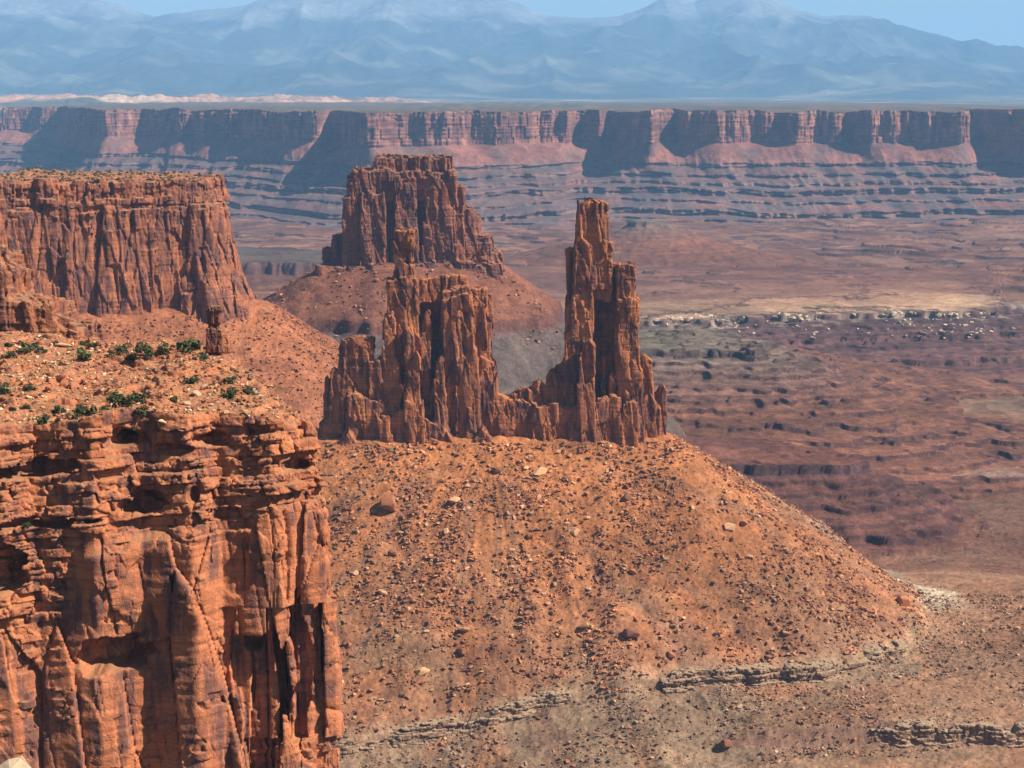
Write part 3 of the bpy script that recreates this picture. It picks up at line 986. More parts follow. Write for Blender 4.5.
def butte():
    C = Columns()
    P = lambda *a, **k: col_px(C, 2380, *a, **k)
    P(377, 452, 156, 178, 34, taper=.02, r=1, pk=.02)
    P(354, 456, 169, 200, 44, taper=.02, r=2, pk=.02)
    P(349, 388, 174, 290, 46, dy=-2, taper=.16, pk=.06)
    P(344, 372, 196, 290, 48, dy=-4, taper=.14, pk=.06)
    P(362, 390, 190, 290, 50, dy=-8, taper=.2, pk=.06)
    P(380, 430, 174, 290, 36, dy=2, taper=.0, pk=.06)
    P(397, 420, 174, 290, 48, dy=-4, taper=.1, pk=.06)
    P(424, 458, 174, 290, 48, dy=-3, taper=.08, pk=.06)
    P(436, 466, 186, 290, 46, dy=0, taper=.12, pk=.06)
    P(452, 478, 206, 290, 38, dy=-2, taper=.3, pk=.2)
    P(466, 482, 214, 290, 30, dy=4, taper=.3, pk=.2)
    P(462, 494, 232, 290, 40, dy=-4, taper=.25, pk=.2)
    P(480, 504, 250, 290, 36, dy=0, taper=.25, pk=.2)
    P(330, 352, 234, 295, 34, dy=-2, taper=.3, pk=.2)
    P(322, 340, 246, 295, 30, dy=-2, taper=.2, pk=.2)
    P(319, 420, 262, 300, 56, dy=-6, taper=.03, r=1, pk=.03)
    P(405, 505, 258, 300, 58, dy=-6, taper=.1, pk=.05)
    f0 = C.field
    lo = (X_at(305, 2380), 2300, -250); hi = (X_at(520, 2380), 2460, -66)
    v, q = build_rock(lo, hi, (1.15, 1.15, 1.15), f0, disp_wingate(1.1, 3.2, 261, strata=.6), 7.5)
    rock_thing("butte", v, q, M_butte, "flat-topped red butte on a talus cone, rising behind the two spires", "butte")
    print("butte", len(v))


butte()

MESA_P = [(-480, 1500), (-400, 1532), (-300, 1570), (-258, 1594), (-246, 1602), (-243, 1640), (-300, 1700), (-490, 1800)]


def left_mesa():
    def base(x, y, z):
        d2 = polysdf(x[:, :, 0], y[:, :, 0], MESA_P)[:, :, None]
        off = np.interp(z, [-260, -185, -150, -110, -90, -66], [8, 5, 2, 0, -2, -4]).astype(f32) + np.interp(z, [-260, -185, -150, -110, -80, -66], [34, 24, 13, 5, 1, 0]).astype(f32) * smooth(-290, -245, x)
        top = -67.5 + 2.0 * noise(x / 40, y / 40, .3, 301) - .006 * (y - 1600)
        return np.maximum(d2 - off, (z - top) * 1.0)
    dw = disp_wingate(1.15, 3.6, 303, strata=.4, big=8, bigs=25)

    def disp(x, y, z):
        d = dw(x, y, z)
        k = smooth(-104, -92, z + 5 * noise(x / 22, y / 22, .3, 305))
        L = np.floor(z / 4.4 + 1.0 * noise(x / 24, y / 24, .2, 306))
        e, r = worley(x / 9, y / 9, L, 307)
        led = .6 * d + (rnd1(L, 5) - .5) * 2.0 + (r - .5) * 2.8 - 1.2 * np.exp(-e / .08) + .8 * fbm(x / 4, y / 4, z / 4, 2, 308)
        edge = smooth(-60, -72, z)
        return np.clip(d * (1 - k) + led * k * edge + .3 * (1 - edge) * noise(x / 3, y / 3, z / 3, 309), -9, 8)
    lo = (-455, 1505, -235); hi = (-182, 1790, -58)
    v, q = build_rock(lo, hi, (.9, .9, .9), base, disp, 9.5)
    v = v * f32(KM)
    o = rock_thing("mesa", v, q, M_mesa, "sheer red mesa wall with shrubs along its flat top, behind the shrubby bench", "mesa")
    print("mesa", len(v))
    return v


MESA_V = left_mesa()

# ------------------------------------------------------------------ the near cliff with its rubble bench
CLIFF_P = [(-190, 428), (-118, 434), (-112, 439), (-98, 438), (-88, 445), (-76, 443), (-70, 449), (-57, 448), (-50, 453), (-45, 456), (-49, 466), (-62, 492), (-76, 530), (-84, 552), (-110, 560), (-150, 576), (-200, 580)]


def bench_top(x, y):
    z = -75.2 + .030 * (y - 440) + 2.4 * fbm(x / 24, y / 34, .4, 3, 321) - 1.5 * smooth(-76, -60, x) - 4.5 * smooth(-60, -45, x) + 1.6 * noise(x / 9, .3, .2, 352)
    u = z / 1.3 + .5 * noise(x / 20, y / 20, .2, 322)
    fl = np.floor(u); t = u - fl
    z = 1.3 * (fl + .2 * t + .8 * smooth(.1, .3, t)) - 1.3 * .5 * noise(x / 20, y / 20, .2, 322)
    return z


def near_cliff():
    holes = []
    # deep shaded alcoves and overhangs: picture x, y, half width px, half height px, depth m
    for px, py, hw, hh, dep in [(112, 655, 42, 19, 7.5), (6, 566, 30, 26, 9), (140, 508, 28, 15, 6.5), (34, 468, 54, 10, 6), (52, 521, 62, 6, 4.5), (118, 442, 18, 10, 5), (205, 447, 20, 8, 4), (290, 476, 14, 7, 3.5), (248, 652, 11, 14, 5), (170, 455, 22, 7, 3.5), (236, 500, 6, 9, 3), (190, 500, 6, 9, 3)]:
        x, y, z = at(px, py, 441)
        holes.append((x, z, hw * 441 / F_PX, hh * 441 / F_PX, dep))
    slots = []
    for px, y0, y1, hw, dep in [(250, 640, 790, 21, 5.0), (171, 576, 655, 2.2, 3.0), (292, 600, 800, 3, 4), (272, 640, 800, 2.5, 4), (311, 570, 700, 3, 4), (325, 690, 800, 2.5, 3)]:
        xa, _, za = at(px, y0, 441); zb = at(px, y1, 441)[2]
        slots.append((xa, za, zb, hw * 441 / F_PX, dep))

    def base(x, y, z):
        d2 = polysdf(x[:, :, 0], y[:, :, 0], CLIFF_P)[:, :, None]
        off = np.interp(z, [-190, -165, -130, -108, -100, -90, -80, -70], [4, 2.6, 1.0, .5, 0, -1.2, -2.4, -3.4]).astype(f32)
        # right end of the wall splays out at the foot
        top = bench_top(x[:, :, 0], y[:, :, 0])[:, :, None]
        f = np.maximum(d2 - off, (z - top) * .9)
        # smooth sloping slab standing out in the middle of the face
        sx = smooth(-104, -98, x) * smooth(-68, -76, x)
        f = f - 1.8 * sx * smooth(-103 , -106, z - .16 * (x + 90)) * smooth(-128, -118, z) * smooth(460, 452, y)
        xs, ys, zs = x.ravel(), y.ravel(), z.ravel()
        jb = np.searchsorted(ys, 462)
        for hx, hz, hw, hh, dep in holes:
            ia, ib = np.searchsorted(xs, [hx - hw - 4, hx + hw + 4]); ka, kb = np.searchsorted(zs, [hz - hh - 4, hz + hh + 4])
            d = f[ia:ib, :jb, ka:kb]
            wq = .35 * noise(xs[ia:ib, None, None] / 3.5, 0, zs[None, None, ka:kb] / 3.0, 349)
            e = wq + np.sqrt(((xs[ia:ib, None, None] - hx) / hw) ** 2 + ((zs[None, None, ka:kb] - hz) / hh) ** 2)
            lens = (e - 1) * min(hw, hh)
            cut = np.maximum(lens, d + 0 - 0)            # inside the face
            inner = -d - dep * np.clip(1.15 - e ** 3, 0, 1)
            carve = np.maximum(lens, inner)
            f[ia:ib, :jb, ka:kb] = np.maximum(d, -carve)
        for hx, za, zb, hw, dep in slots:
            ia, ib = np.searchsorted(xs, [hx - hw - 3, hx + hw + 3]); ka, kb = np.searchsorted(zs, [zb, za + 4])
            d = f[ia:ib, :jb, ka:kb]
            Z = zs[None, None, ka:kb]
            wob = .8 * np.sin(Z / 5.0 + hx) + .12 * (za - Z) * .25
            sl = np.maximum(np.abs(xs[ia:ib, None, None] - hx - wob) - hw, Z - za)
            f[ia:ib, :jb, ka:kb] = np.maximum(d, -np.maximum(sl, -d - dep))
        return f

    def disp(x, y, z):
        zd = z - .05 * x + .7 * noise(x / 22, y / 22, z / 30, 331)
        # upper beds: blocky ledges
        u = zd / 2.5 + .3 * noise(x / 40, y / 40, zd / 6, 332)
        L = np.floor(u); t = u - L
        hl = rnd1(L, 4)
        e, r = worley((x + .3 * zd) / (5.5 + 7.5 * hl), y / (5.5 + 7.5 * hl), L, 333)
        led = (hl - .5) * 1.5 + (r - .5) * 2.3 - 1.3 * np.exp(-e / .045) - .9 * np.exp(-np.minimum(t, 1 - t) / .035)
        u2 = zd / 1.05 + .5 * noise(x / 8, y / 8, .2, 330)
        e2, r2 = worley((x - .4 * zd) / 2.1, y / 2.1, np.floor(u2), 334)
        m2 = smooth(-.25, .2, noise(x / 9, y / 9, zd / 4, 329))
        led += m2 * ((r2 - .5) * 1.0 + (rnd1(np.floor(u2), 6) - .5) * .9 - .5 * np.exp(-e2 / .09))
        led += .13 * fbm(x / 2.0, y / 2.0, z / 2.0, 3, 335) + facets((x + .2 * z) / 4.4, zd / 2.6, .7, .5, 357, .4, .04)
        # lower wall: broad smooth sheets broken by a few steps, upright columns to the right
        rt = smooth(-74, -62, x)
        wx = x + 1.0 * noise(x / 11, y / 11, z / 24, 336)
        L3 = np.floor((z + .25 * x) / 17 + 1.2 * noise(x / 14, y / 14, .2, 337))
        e3, r3 = worley((wx + .15 * z) / 15.0, y / 30.0, L3, 338)
        wall = (r3 - .5) * 1.2 - .5 * np.exp(-e3 / .02)
        wall += facets((x + .10 * z) / 11.5, (z - .10 * x) / 52.0, 2.6, 1.0, 354, .9, .03) + facets((x - .2 * z) / 5.0, z / 7.0, .4, .4, 355, .25, .03) * smooth(-.2, .2, noise(x / 16, .3, z / 14, 356))
        e4, r4 = worley(wx / 4.6, y / 4.6, np.floor(z / 34 + .6), 339)
        wall += rt * ((r4 - .5) * 3.0 - 1.4 * np.exp(-e4 / .05))
        msk = smooth(.28, .36, noise(x / 12, y / 12, z / 7, 340))
        e5, r5 = worley(x / 3.2 + z / 11, y / 3.2, np.floor(zd / 2.0), 341)
        wall += msk * ((r5 - .5) * 1.5 - .5 * np.exp(-e5 / .07))
        wall += .25 * noise(x / 13, y / 13, z / 18, 342) + .10 * fbm(x / 1.6, y / 1.6, z / 1.6, 3, 343) + .25 * noise(x / 30, y / 30, zd / 1.7, 344)
        k = smooth(-106, -101, z + 3.0 * noise(x / 15, y / 15, .2, 345) + .10 * np.abs(x + 92) - 2.5 - 7 * smooth(-66, -54, x))
        k = np.maximum(k, smooth(-102, -108, x + 2.5 * noise(z / 6, .2, .3, 353)) * smooth(-126, -120, z))
        d = led * k + wall * (1 - k)
        top = bench_top(x, y)
        inner = smooth(0, -4, polysdf(x, y, CLIFF_P)) * smooth(-4.0, -1.2, z - top)
        eb, rb = worley(x / 3.4, y / 3.4, np.floor(z / 6), 348)
        rub = .3 * fbm(x / 1.2, y / 1.2, z / 1.2, 3, 346) + .5 * noise(x / 4, y / 4, z / 2, 347) + smooth(0, .3, noise(x / 14, y / 14, .3, 350)) * ((rb - .4) * 1.8 - .6 * np.exp(-eb / .08))
        return np.clip(d * (1 - inner) + rub * inner, -4.2, 4.2)
    lo = (-172, 426, -172); hi = (-36, 584, -62)
    v, q = build_rock(lo, hi, (.33, .38, .33), base, disp, 4.4)
    rock_thing("cliff", v, q, M_cliff, "nearest orange sandstone cliff, overhung ledges above a smooth wall, with a rubble bench on top", "cliff")
    print("cliff", len(v))
    return v


CLIFF_V = near_cliff()


# ------------------------------------------------------------------ standing rock at the end of the bench, and the buttress behind
def hoodoo():
    Yh = 538
    C = Columns()
    P = lambda *a, **k: col_px(C, Yh, *a, r=.5, **k)
    P(208, 222, 305, 310, 2.1, taper=.1, pk=.1)
    P(206, 219, 309, 324, 1.8, taper=-.1, pk=0)
    P(209, 215, 321, 330, 1.0, taper=0, pk=0)
    P(204, 222, 327, 352, 2.3, taper=.15, pk=.2)
    P(213, 229, 332, 354, 2.2, dy=1.5, taper=.4)
    lo = (X_at(198, Yh), Yh - 6, at(0, 354, Yh)[2]); hi = (X_at(236, Yh), Yh + 7, at(0, 300, Yh)[2])
    dw = disp_wingate(.10, 2.4, 351, fine=1.2)
    v, q = build_rock(lo, hi, (.2, .2, .2), C.field, lambda x, y, z: np.clip(dw(x, y, z), -.9, .8), 1.1)
    rock_thing("hoodoo", v, q, M_mesa, "small capped pillar of dark rock standing at the far end of the rubble bench", "hoodoo")


def buttress():
    Yb = 660
    C = Columns()
    P = lambda *a, **k: col_px(C, Yb, *a, **k)
    P(-60, 12, 238, 370, 22, taper=.12)
    P(-60, 26, 258, 370, 22, dy=-3, taper=.12)
    P(-60, 64, 285, 370, 22, dy=-4, taper=.10)
    P(10, 92, 304, 370, 18, dy=-6, taper=.14)
    lo = (X_at(-40, Yb), Yb - 38, at(0, 372, Yb)[2]); hi = (X_at(110, Yb), Yb + 32, at(0, 225, Yb)[2])
    v, q = build_rock(lo, hi, (.5, .5, .5), C.field, disp_wingate(.62, 3.6, 361, strata=.7), 4.4)
    rock_thing("rock_buttress", v, q, M_mesa, "dark stepped buttress of ledges between the shrubby bench and the sheer mesa wall", "rock buttress")


hoodoo()
buttress()
bpy.context.view_layer.update()


def lower_wall(parent, poly, ztop, zbot, seed, out):
    """the plain foot of a rock wall down to the valley floor"""
    P = np.array(poly + [poly[0]], f32); seg = np.hypot(*np.diff(P, axis=0).T); cum = np.concatenate([[0], np.cumsum(seg)])
    n = int(cum[-1] / 1.2); t = np.linspace(0, cum[-1], n, endpoint=False)
    x = np.interp(t, cum, P[:, 0]); y = np.interp(t, cum, P[:, 1])
    tx, ty = np.roll(x, -1) - np.roll(x, 1), np.roll(y, -1) - np.roll(y, 1)
    L = np.hypot(tx, ty) + 1e-6; sg = np.sign(np.sum(x * np.roll(y, -1) - np.roll(x, -1) * y))
    nx, ny = sg * ty / L, -sg * tx / L
    zs = np.linspace(ztop, zbot, 110).astype(f32)
    Z = np.repeat(zs[:, None], n, 1); X = np.repeat(x[None], 110, 0); Y = np.repeat(y[None], 110, 0)
    d = out + (ztop - Z) * .12 + facets((X + .6 * Y) / 11, Z / 40, 2.4, 1.0, seed, .8, .03) + .6 * noise(X / 9, Y / 9, Z / 30, seed)
    v = np.stack([X + nx[None] * d, Y + ny[None] * d, Z], -1).reshape(-1, 3)
    i = np.arange(110 * n).reshape(110, n); j = np.roll(i, -1, 1)
    q = np.stack([i[:-1], i[1:], j[1:], j[:-1]], -1).reshape(-1, 4)
    me = new_mesh("lower_wall", v, q, False)
    link("lower_wall", me, parent.data.materials[0], parent)


lower_wall(bpy.data.objects["cliff"], CLIFF_P, -169.5, -440, 411, 2.0)
lower_wall(bpy.data.objects["rock_buttress"], [(-200, 636), (-150, 636), (-147, 660), (-152, 676), (-200, 680)], -94, -420, 412, -3.0)
CLIFF_O = bpy.data.objects["cliff"]; MESA_O = bpy.data.objects["mesa"]; GROUND_O = bpy.data.objects["ground"]


def hit_px(o, px, py):
    d = Vector(at(px, py, 100.0)).normalized()
    ok, p, n, _ = o.ray_cast(Vector((0, 0, 0)), d)
    return (p, n) if ok else (None, None)


def hit_down(o, x, y):
    ok, p, n, _ = o.ray_cast(Vector((x, y, 900)), Vector((0, 0, -1)))
    return (p, n) if ok else (None, None)


# ------------------------------------------------------------------ the thin cream ledge at the foot of the talus
def spire_d(x, y):
    d = polysdf(x, y, FOOT_SPIRE)
    wn_ = noise(x / 60, y / 60, 0.5, 21); wn2 = noise(x / 17, y / 17, 0.5, 22); wn4 = noise(x / 26, y / 26, .5, 52)
    return d + smooth(-10, 60, d) * 7 * (1.2 * wn_ + .8 * wn4 + .45 * wn2)


M_ledge = mat_rock("ledge_rock", (.30, .19, .115), (.22, .125, .08), (.10, .05, .04), .5, .7, dust=(.31, .215, .135), bump=.4, pale=(.36, .27, .18))


def ledge(x0, x1, seed, label, dfun=None, dz=0.0, ylo=None, yhi=None):
    dfun = dfun or (lambda X, Y: spire_d(X, Y) - ledge_d(X) + 204)
    def base(x, y, z):
        X, Y = np.meshgrid(x.ravel(), y.ravel(), indexing='ij')
        d = dfun(X, Y)[:, :, None]
        dip = (.62 * (ledge_d(X) - 204))[:, :, None] * (0 if dz else 1) + dz
        w = (5.0 + 3.0 * noise(X / 14, Y / 14, .3, seed))[:, :, None]
        end = np.minimum(X - x0, x1 - X)[:, :, None]
        gap = (noise(X / 20, Y / 20, .7, seed + 1))[:, :, None]
        top = -397.5 + 1.2 * noise(X / 9, Y / 9, .2, seed + 2)[:, :, None] - 5 * smooth(.05, .35, gap) - 4 * smooth(14, 0, end)
        return np.maximum(np.maximum(np.abs(d - 204) - w - .15 * (-401 - z - dip), z - top + dip), -end)

    def disp(x, y, z):
        u = z / 1.5 + .25 * noise(x / 9, y / 9, .2, seed + 3); L = np.floor(u)
        e, r = worley(x / 4.2, y / 4.2, L, seed)
        return np.clip((r - .5) * 2.4 - .8 * np.exp(-e / .09) + (rnd1(L, seed) - .5) * 1.6 + .4 * fbm(x / 2, y / 2, z / 2, 2, seed + 4), -2.4, 2.2)
    xs = np.linspace(x0, x1, 60); best = []
    for xx in (xs if ylo is None else []):
        yy = np.arange(1190, 1500, 2.0)
        dd = spire_d(np.full(yy.size, xx), yy) - ledge_d(np.full(yy.size, xx)) + 204
        best.append(yy[np.argmin(np.abs(dd - 204))])
    if ylo is not None: best = [ylo, yhi]
    lo = (x0 - 2, min(best) - 12, -415 - (dz or .62 * (ledge_d(x0) - 204))); hi = (x1 + 2, max(best) + 12, -392 - dz)
    v, q = build_rock(lo, hi, (.55, .55, .45), base, disp, 2.8)
    rock_thing("rock_ledge", v, q, M_ledge, label, "rock ledge", "ledges at the foot of the talus")


ledge(-118, 40, 371, "long thin broken cream ledge low on the talus, next to the near cliff")
ledge(104, 292, 381, "blocky cream ledge with deep shadows, low on the talus below the tallest tower")

ledge(238, 352, 391, "reddish brown broken ledge crossing the lower corner of the ground, past the talus", lambda X, Y: 204 + (1221 - Y) + 5 * noise(X / 25, .3, .2, 395) + 2 * noise(X / 8, .3, .2, 396), 14.5, 1212, 1230)

# ------------------------------------------------------------------ loose rocks
def rock_mesh(name, seed, flat=1.0, n=16, mat=None):
    r = np.random.default_rng(seed)
    p = r.normal(size=(n, 3)); p /= np.linalg.norm(p, axis=1)[:, None]
    p *= r.uniform(.72, 1.0, (n, 1)); p = np.sign(p) * np.abs(p) ** .75
    p *= (r.uniform(.8, 1.15), r.uniform(.7, 1.0), flat * r.uniform(.55, .8))
    bm = bmesh.new()
    for q in p: bm.verts.new(q * .5)
    res = bmesh.ops.convex_hull(bm, input=bm.verts)
    bmesh.ops.delete(bm, geom=list({g for g in res["geom_interior"] + res["geom_unused"] if isinstance(g, bmesh.types.BMVert)}), context='VERTS')
    bmesh.ops.bevel(bm, geom=bm.edges[:], offset=.035, segments=1, affect='EDGES')
    me = bpy.data.meshes.new(name); bm.to_mesh(me); bm.free()
    if mat: me.materials.append(mat)
    return me


M_bo = mat_plain("boulder_orange", (.36, .135, .058), (.27, .10, .05), 1.2)
M_bp = mat_plain("boulder_pale", (.50, .29, .15), (.40, .205, .10), 1.2)
M_bd = mat_plain("boulder_dark", (.23, .09, .052), (.17, .072, .047), 1.2)
M_bc = mat_plain("block_cream", (.50, .385, .265), (.38, .27, .18), 4.0)
M_slab = mat_plain("slab_tan", (.50, .36, .22), (.44, .26, .14), .8)
ROCKS = {k: [rock_mesh("boulder", 400 + i + 20 * j, 1.0, 16, m) for i in range(7)] for j, (k, m) in enumerate((("o", M_bo), ("p", M_bp), ("d", M_bd)))}
BLOCKS = [rock_mesh("sandstone_block", 500 + i, .9, 13, M_bc) for i in range(7)]
SLABS = [rock_mesh("rock_slab", 540 + i, .5, 14, M_slab if i % 2 else M_bo) for i in range(8)]
rr = random.Random(5)


def put(meshes, name, p, size, sink=.25, label=None, cat=None, group=None, sq=None):
    me = rr.choice(meshes)
    o = link(name, me)
    o.location = (p[0], p[1], p[2] + size * (.3 - sink))
    o.rotation_euler = (rr.uniform(-.35, .35), rr.uniform(-.35, .35), rr.uniform(0, 6.28))
    s = sq or (rr.uniform(.8, 1.25), rr.uniform(.8, 1.1), rr.uniform(.8, 1.15))
    o.scale = (size * s[0], size * s[1], size * s[2])
    return tag(o, label, cat, group)


BIG = [  # picture x, y, width in px, colour, label
    (391, 509, 27, "o", "largest flat-topped boulder high on the talus below the broad spire"),
    (497, 472, 11, "d", "dark angular boulder right under the gap between the spires"),
    (539, 474, 14, "p", "pale boulder at the talus top, below the saddle joining the spires"),
    (446, 533, 10, "p", "small pale rounded boulder below the flat-topped largest boulder"),
    (383, 595, 13, "p", "tall pale boulder on the talus beside the near cliff edge"),
    (574, 533, 16, "p", "long pale slab-like boulder in the middle of the upper talus"),
    (625, 500, 14, "d", "dark boulder casting shade below the tallest tower"),
    (583, 628, 14, "p", "pale cube-like boulder with dark hollow beside it on the lower talus"),
    (455, 503, 15, "p", "flat tan boulder just below the broad spire's foot"),
    (422, 674, 14, "p", "pale wedge boulder with black shadow above the left cream ledge"),
    (464, 632, 13, "p", "pale flat boulder amid rubble on the lower middle talus"),
    (462, 654, 14, "o", "reddish flat boulder close above the long cream ledge"),
    (530, 538, 11, "o", "orange round boulder mid-slope under the saddle"),
    (631, 637, 18, "d", "broad dark boulder on the lower talus below the tallest tower"),
    (633, 573, 9, "o", "lone reddish boulder halfway down below the tallest tower"),
    (394, 555, 11, "o", "orange boulder between the largest boulder and the tall pale one"),
    (744, 525, 10, "o", "reddish boulder on the right flank of the talus, high up"),
    (730, 529, 13, "p", "pale flat boulder on the right flank of the talus, high up"),
    (840, 610, 10, "p", "pale boulder far out on the right flank of the talus"),
    (785, 635, 9, "p", "whitish small boulder above the blocky cream ledge"),
    (904, 604, 18, "o", "orange boulder cluster-topper where the talus meets the cream outcrop"),
    (726, 747, 17, "d", "dark red boulder below the blocky cream ledge"),
    (671, 657, 13, "o", "reddish boulder at the near end of the blocky cream ledge"),
    (1016, 630, 8, "p", "whitish boulder alone on the flat brown ground past the talus"),
]
for px, py, w, k, lab in BIG:
    p, n = hit_px(GROUND_O, px, py)
    if p:
        put(ROCKS[k], "boulder", p, w * p.y / F_PX * 1.15, .12, lab, "boulder", "boulders on the talus below the spires", (1.15, .9, .85))


def scatter_ground(n, x0, x1, y0, y1, keep, seed):
    r = np.random.default_rng(seed)
    x = r.uniform(x0, x1, n); y = r.uniform(y0, y1, n)
    m = keep(x, y, r)
    x, y = x[m], y[m]
    z, _ = ground(x, y)
    a = np.abs(x / y) < .29
    return np.stack([x, y, z], -1)[a]


def talus_keep(x, y, r):
    d = polysdf(x, y, FOOT_SPIRE)
    dens = np.clip(.36 + .7 * smooth(22, 4, d) + .8 * noise(x / 34, y / 60, .3, 391) + .4 * noise(x / 9, y / 12, .3, 392), .12, 1)
    return (d > 4) & (d < 330) & (r.random(x.size) < dens * np.where(d > 215, .55, 1)) & (y < 1540)


pts = scatter_ground(2600, -190, 400, 1200, 1560, talus_keep, 3)
cnt = 0
for p in pts:
    if cnt >= 262: break
    px = 512 + p[0] / p[1] * F_PX
    if not (325 < px < 1020): continue
    size = 2.4 + 1.3 * rr.paretovariate(2.2) * .8
    k = rr.choices("opd", (5, 2.6, 3))[0]
    nm = {"o": "reddish", "p": "pale", "d": "dark"}[k]
    d = float(polysdf(np.array([p[0]]), np.array([p[1]]), FOOT_SPIRE)[0])
    wh = "on the upper talus" if d < 90 else ("on the lower talus" if d < 200 else "below the cream ledges")
    put(ROCKS[k], "boulder", p, min(size, 7), .2, "one of the scattered small %s boulders %s" % (nm, wh), "boulder", "scattered %s boulders %s" % (nm, wh))
    cnt += 1


def debris(name, P, sizes, seed, mats, label=None):
    """countless small stones as one object"""
    r = np.random.default_rng(seed)
    protos = []
    for i in range(6):
        me = rock_mesh("stone", 600 + i + seed, .9, 9)
        v = np.zeros(len(me.vertices) * 3, f32); me.vertices.foreach_get("co", v)
        me.calc_loop_triangles()
        t = np.zeros(len(me.loop_triangles) * 3, np.int32); me.loop_triangles.foreach_get("vertices", t)
        protos.append((v.reshape(-1, 3), t.reshape(-1, 3))); bpy.data.meshes.remove(me)
    V, T, Cc, off = [], [], [], 0
    pi = r.integers(0, 6, len(P))
    base = np.array(mats)
    for k, (pv, pt) in enumerate(protos):
        m = np.nonzero(pi == k)[0]
        a = r.uniform(0, 6.28, m.size); ca, sa = np.cos(a), np.sin(a)
        s = sizes[m][:, None] * r.uniform(.7, 1.3, (m.size, 3))
        q = pv[None] * s[:, None, :]
        x = q[..., 0] * ca[:, None] - q[..., 1] * sa[:, None]; y = q[..., 0] * sa[:, None] + q[..., 1] * ca[:, None]
        V.append((np.stack([x, y, q[..., 2] + .2 * sizes[m][:, None]], -1) + P[m][:, None, :]).reshape(-1, 3))
        T.append((pt[None] + (np.arange(m.size) * len(pv))[:, None, None]).reshape(-1, 3) + off)
        c = base[r.integers(0, len(base), m.size)] * r.uniform(.75, 1.25, (m.size, 1))
        Cc.append(np.repeat(c, len(pv), 0)); off += m.size * len(pv)
    me = new_mesh(name, np.concatenate(V), np.concatenate(T), False, np.concatenate(Cc))
    tag(link(name, me, M_ground), kind="stuff")


P = scatter_ground(170000, -190, 420, 1195, 1560, talus_keep, 7)
r0 = np.random.default_rng(8)
pd_ = spire_d(P[:, 0], P[:, 1]) - ledge_d(P[:, 0])
PF = P[pd_ > 4]; P = P[pd_ <= 4]
debris("flat_stones", PF, np.clip(.9 * r0.pareto(2.2, len(PF)) + .8, .8, 4.2), 11, [(.22, .12, .075), (.19, .1, .065), (.25, .115, .06), (.33, .21, .13), (.15, .08, .055)])
debris("talus_stones", P, np.clip(1.0 * r0.pareto(1.9, len(P)) + .8, .8, 5.5), 9, [(.34, .125, .054), (.28, .10, .047), (.21, .082, .045), (.40, .22, .115), (.25, .13, .08), (.3, .12, .06)])
P = scatter_ground(16000, -330, 60, 2080, 2340, lambda x, y, r: (polysdf(x, y, FOOT_BUTTE) > 3) & (polysdf(x, y, FOOT_BUTTE) < 115) & (r.random(x.size) < .5), 17)
debris("butte_stones", P, np.clip(.9 * r0.pareto(2.2, len(P)) + .8, .8, 6), 19, [(.3, .115, .06), (.25, .095, .052), (.36, .2, .115), (.17, .075, .05)])
P = scatter_ground(32000, -450, -120, 1460, 1750, lambda x, y, r: (polysdf(x, y, FOOT_MESA) > 2) & (polysdf(x, y, FOOT_MESA) < 140) & (r.random(x.size) < .6), 27)
debris("mesa_stones", P, np.clip(.9 * r0.pareto(2.2, len(P)) + .8, .8, 4.5), 29, [(.3, .11, .05), (.25, .095, .046), (.17, .07, .045)])

# bench rocks
slab_pts = []
BIGS = [(5, 329, 11, "yellowish boulder at the back edge of the rubble bench"), (63, 347, 17, "yellow-topped boulder beside shrubs at the back of the bench"), (60, 380, 24, "dark-faced slab with pale top in the middle of the rubble bench"),
        (24, 369, 17, "pale flat slab among other pale slabs on the near bench"), (12, 377, 13, "pale slab next to the frame edge, below a larger pale slab"), (28, 398, 14, "cream slab low on the bench above the cliff rim"),
        (49, 391, 14, "tilted brown slab in the rubble of the bench"), (196, 395, 15, "dark hollow-sided block near the rim of the bench"), (250, 378, 14, "reddish block at the outer end of the bench")]
for px, py, w, lab in BIGS:
    p, n = hit_px(CLIFF_O, px, py)
    if p: put(SLABS, "rock_slab", p, w * p.y / F_PX * 1.1, .2, lab, "rock slab", "slabs on the rubble bench")
tries = 0; made = 0; small = []
while tries < 9000 and (made < 150 or len(small) < 3600):
    tries += 1
    px = rr.uniform(-4, 300); py = rr.uniform(332, 424)
    p, n = hit_px(CLIFF_O, px, py)
    if not p or n.z < .6 or p.y < 441: continue
    if made < 150 and rr.random() < .25:
        pal = rr.random() < (.75 if px < 70 else .3)
        s = .9 + .5 * rr.paretovariate(2.5)
        put(SLABS[1::2] if pal else SLABS[0::2], "rock_slab", p, min(s, 3.4), .2, "one of the small %s slabs strewn over the rubble bench" % ("pale" if pal else "reddish"), "rock slab", "small %s slabs on the bench" % ("pale" if pal else "reddish"))
        made += 1
    else:
        small.append(tuple(p))
small = np.array(small, f32)
debris("bench_stones", small, np.clip(.32 * r0.pareto(2.0, len(small)) + .35, .35, 1.7), 39, [(.38, .145, .065), (.3, .11, .055), (.48, .3, .16), (.52, .38, .23), (.2, .085, .055)])

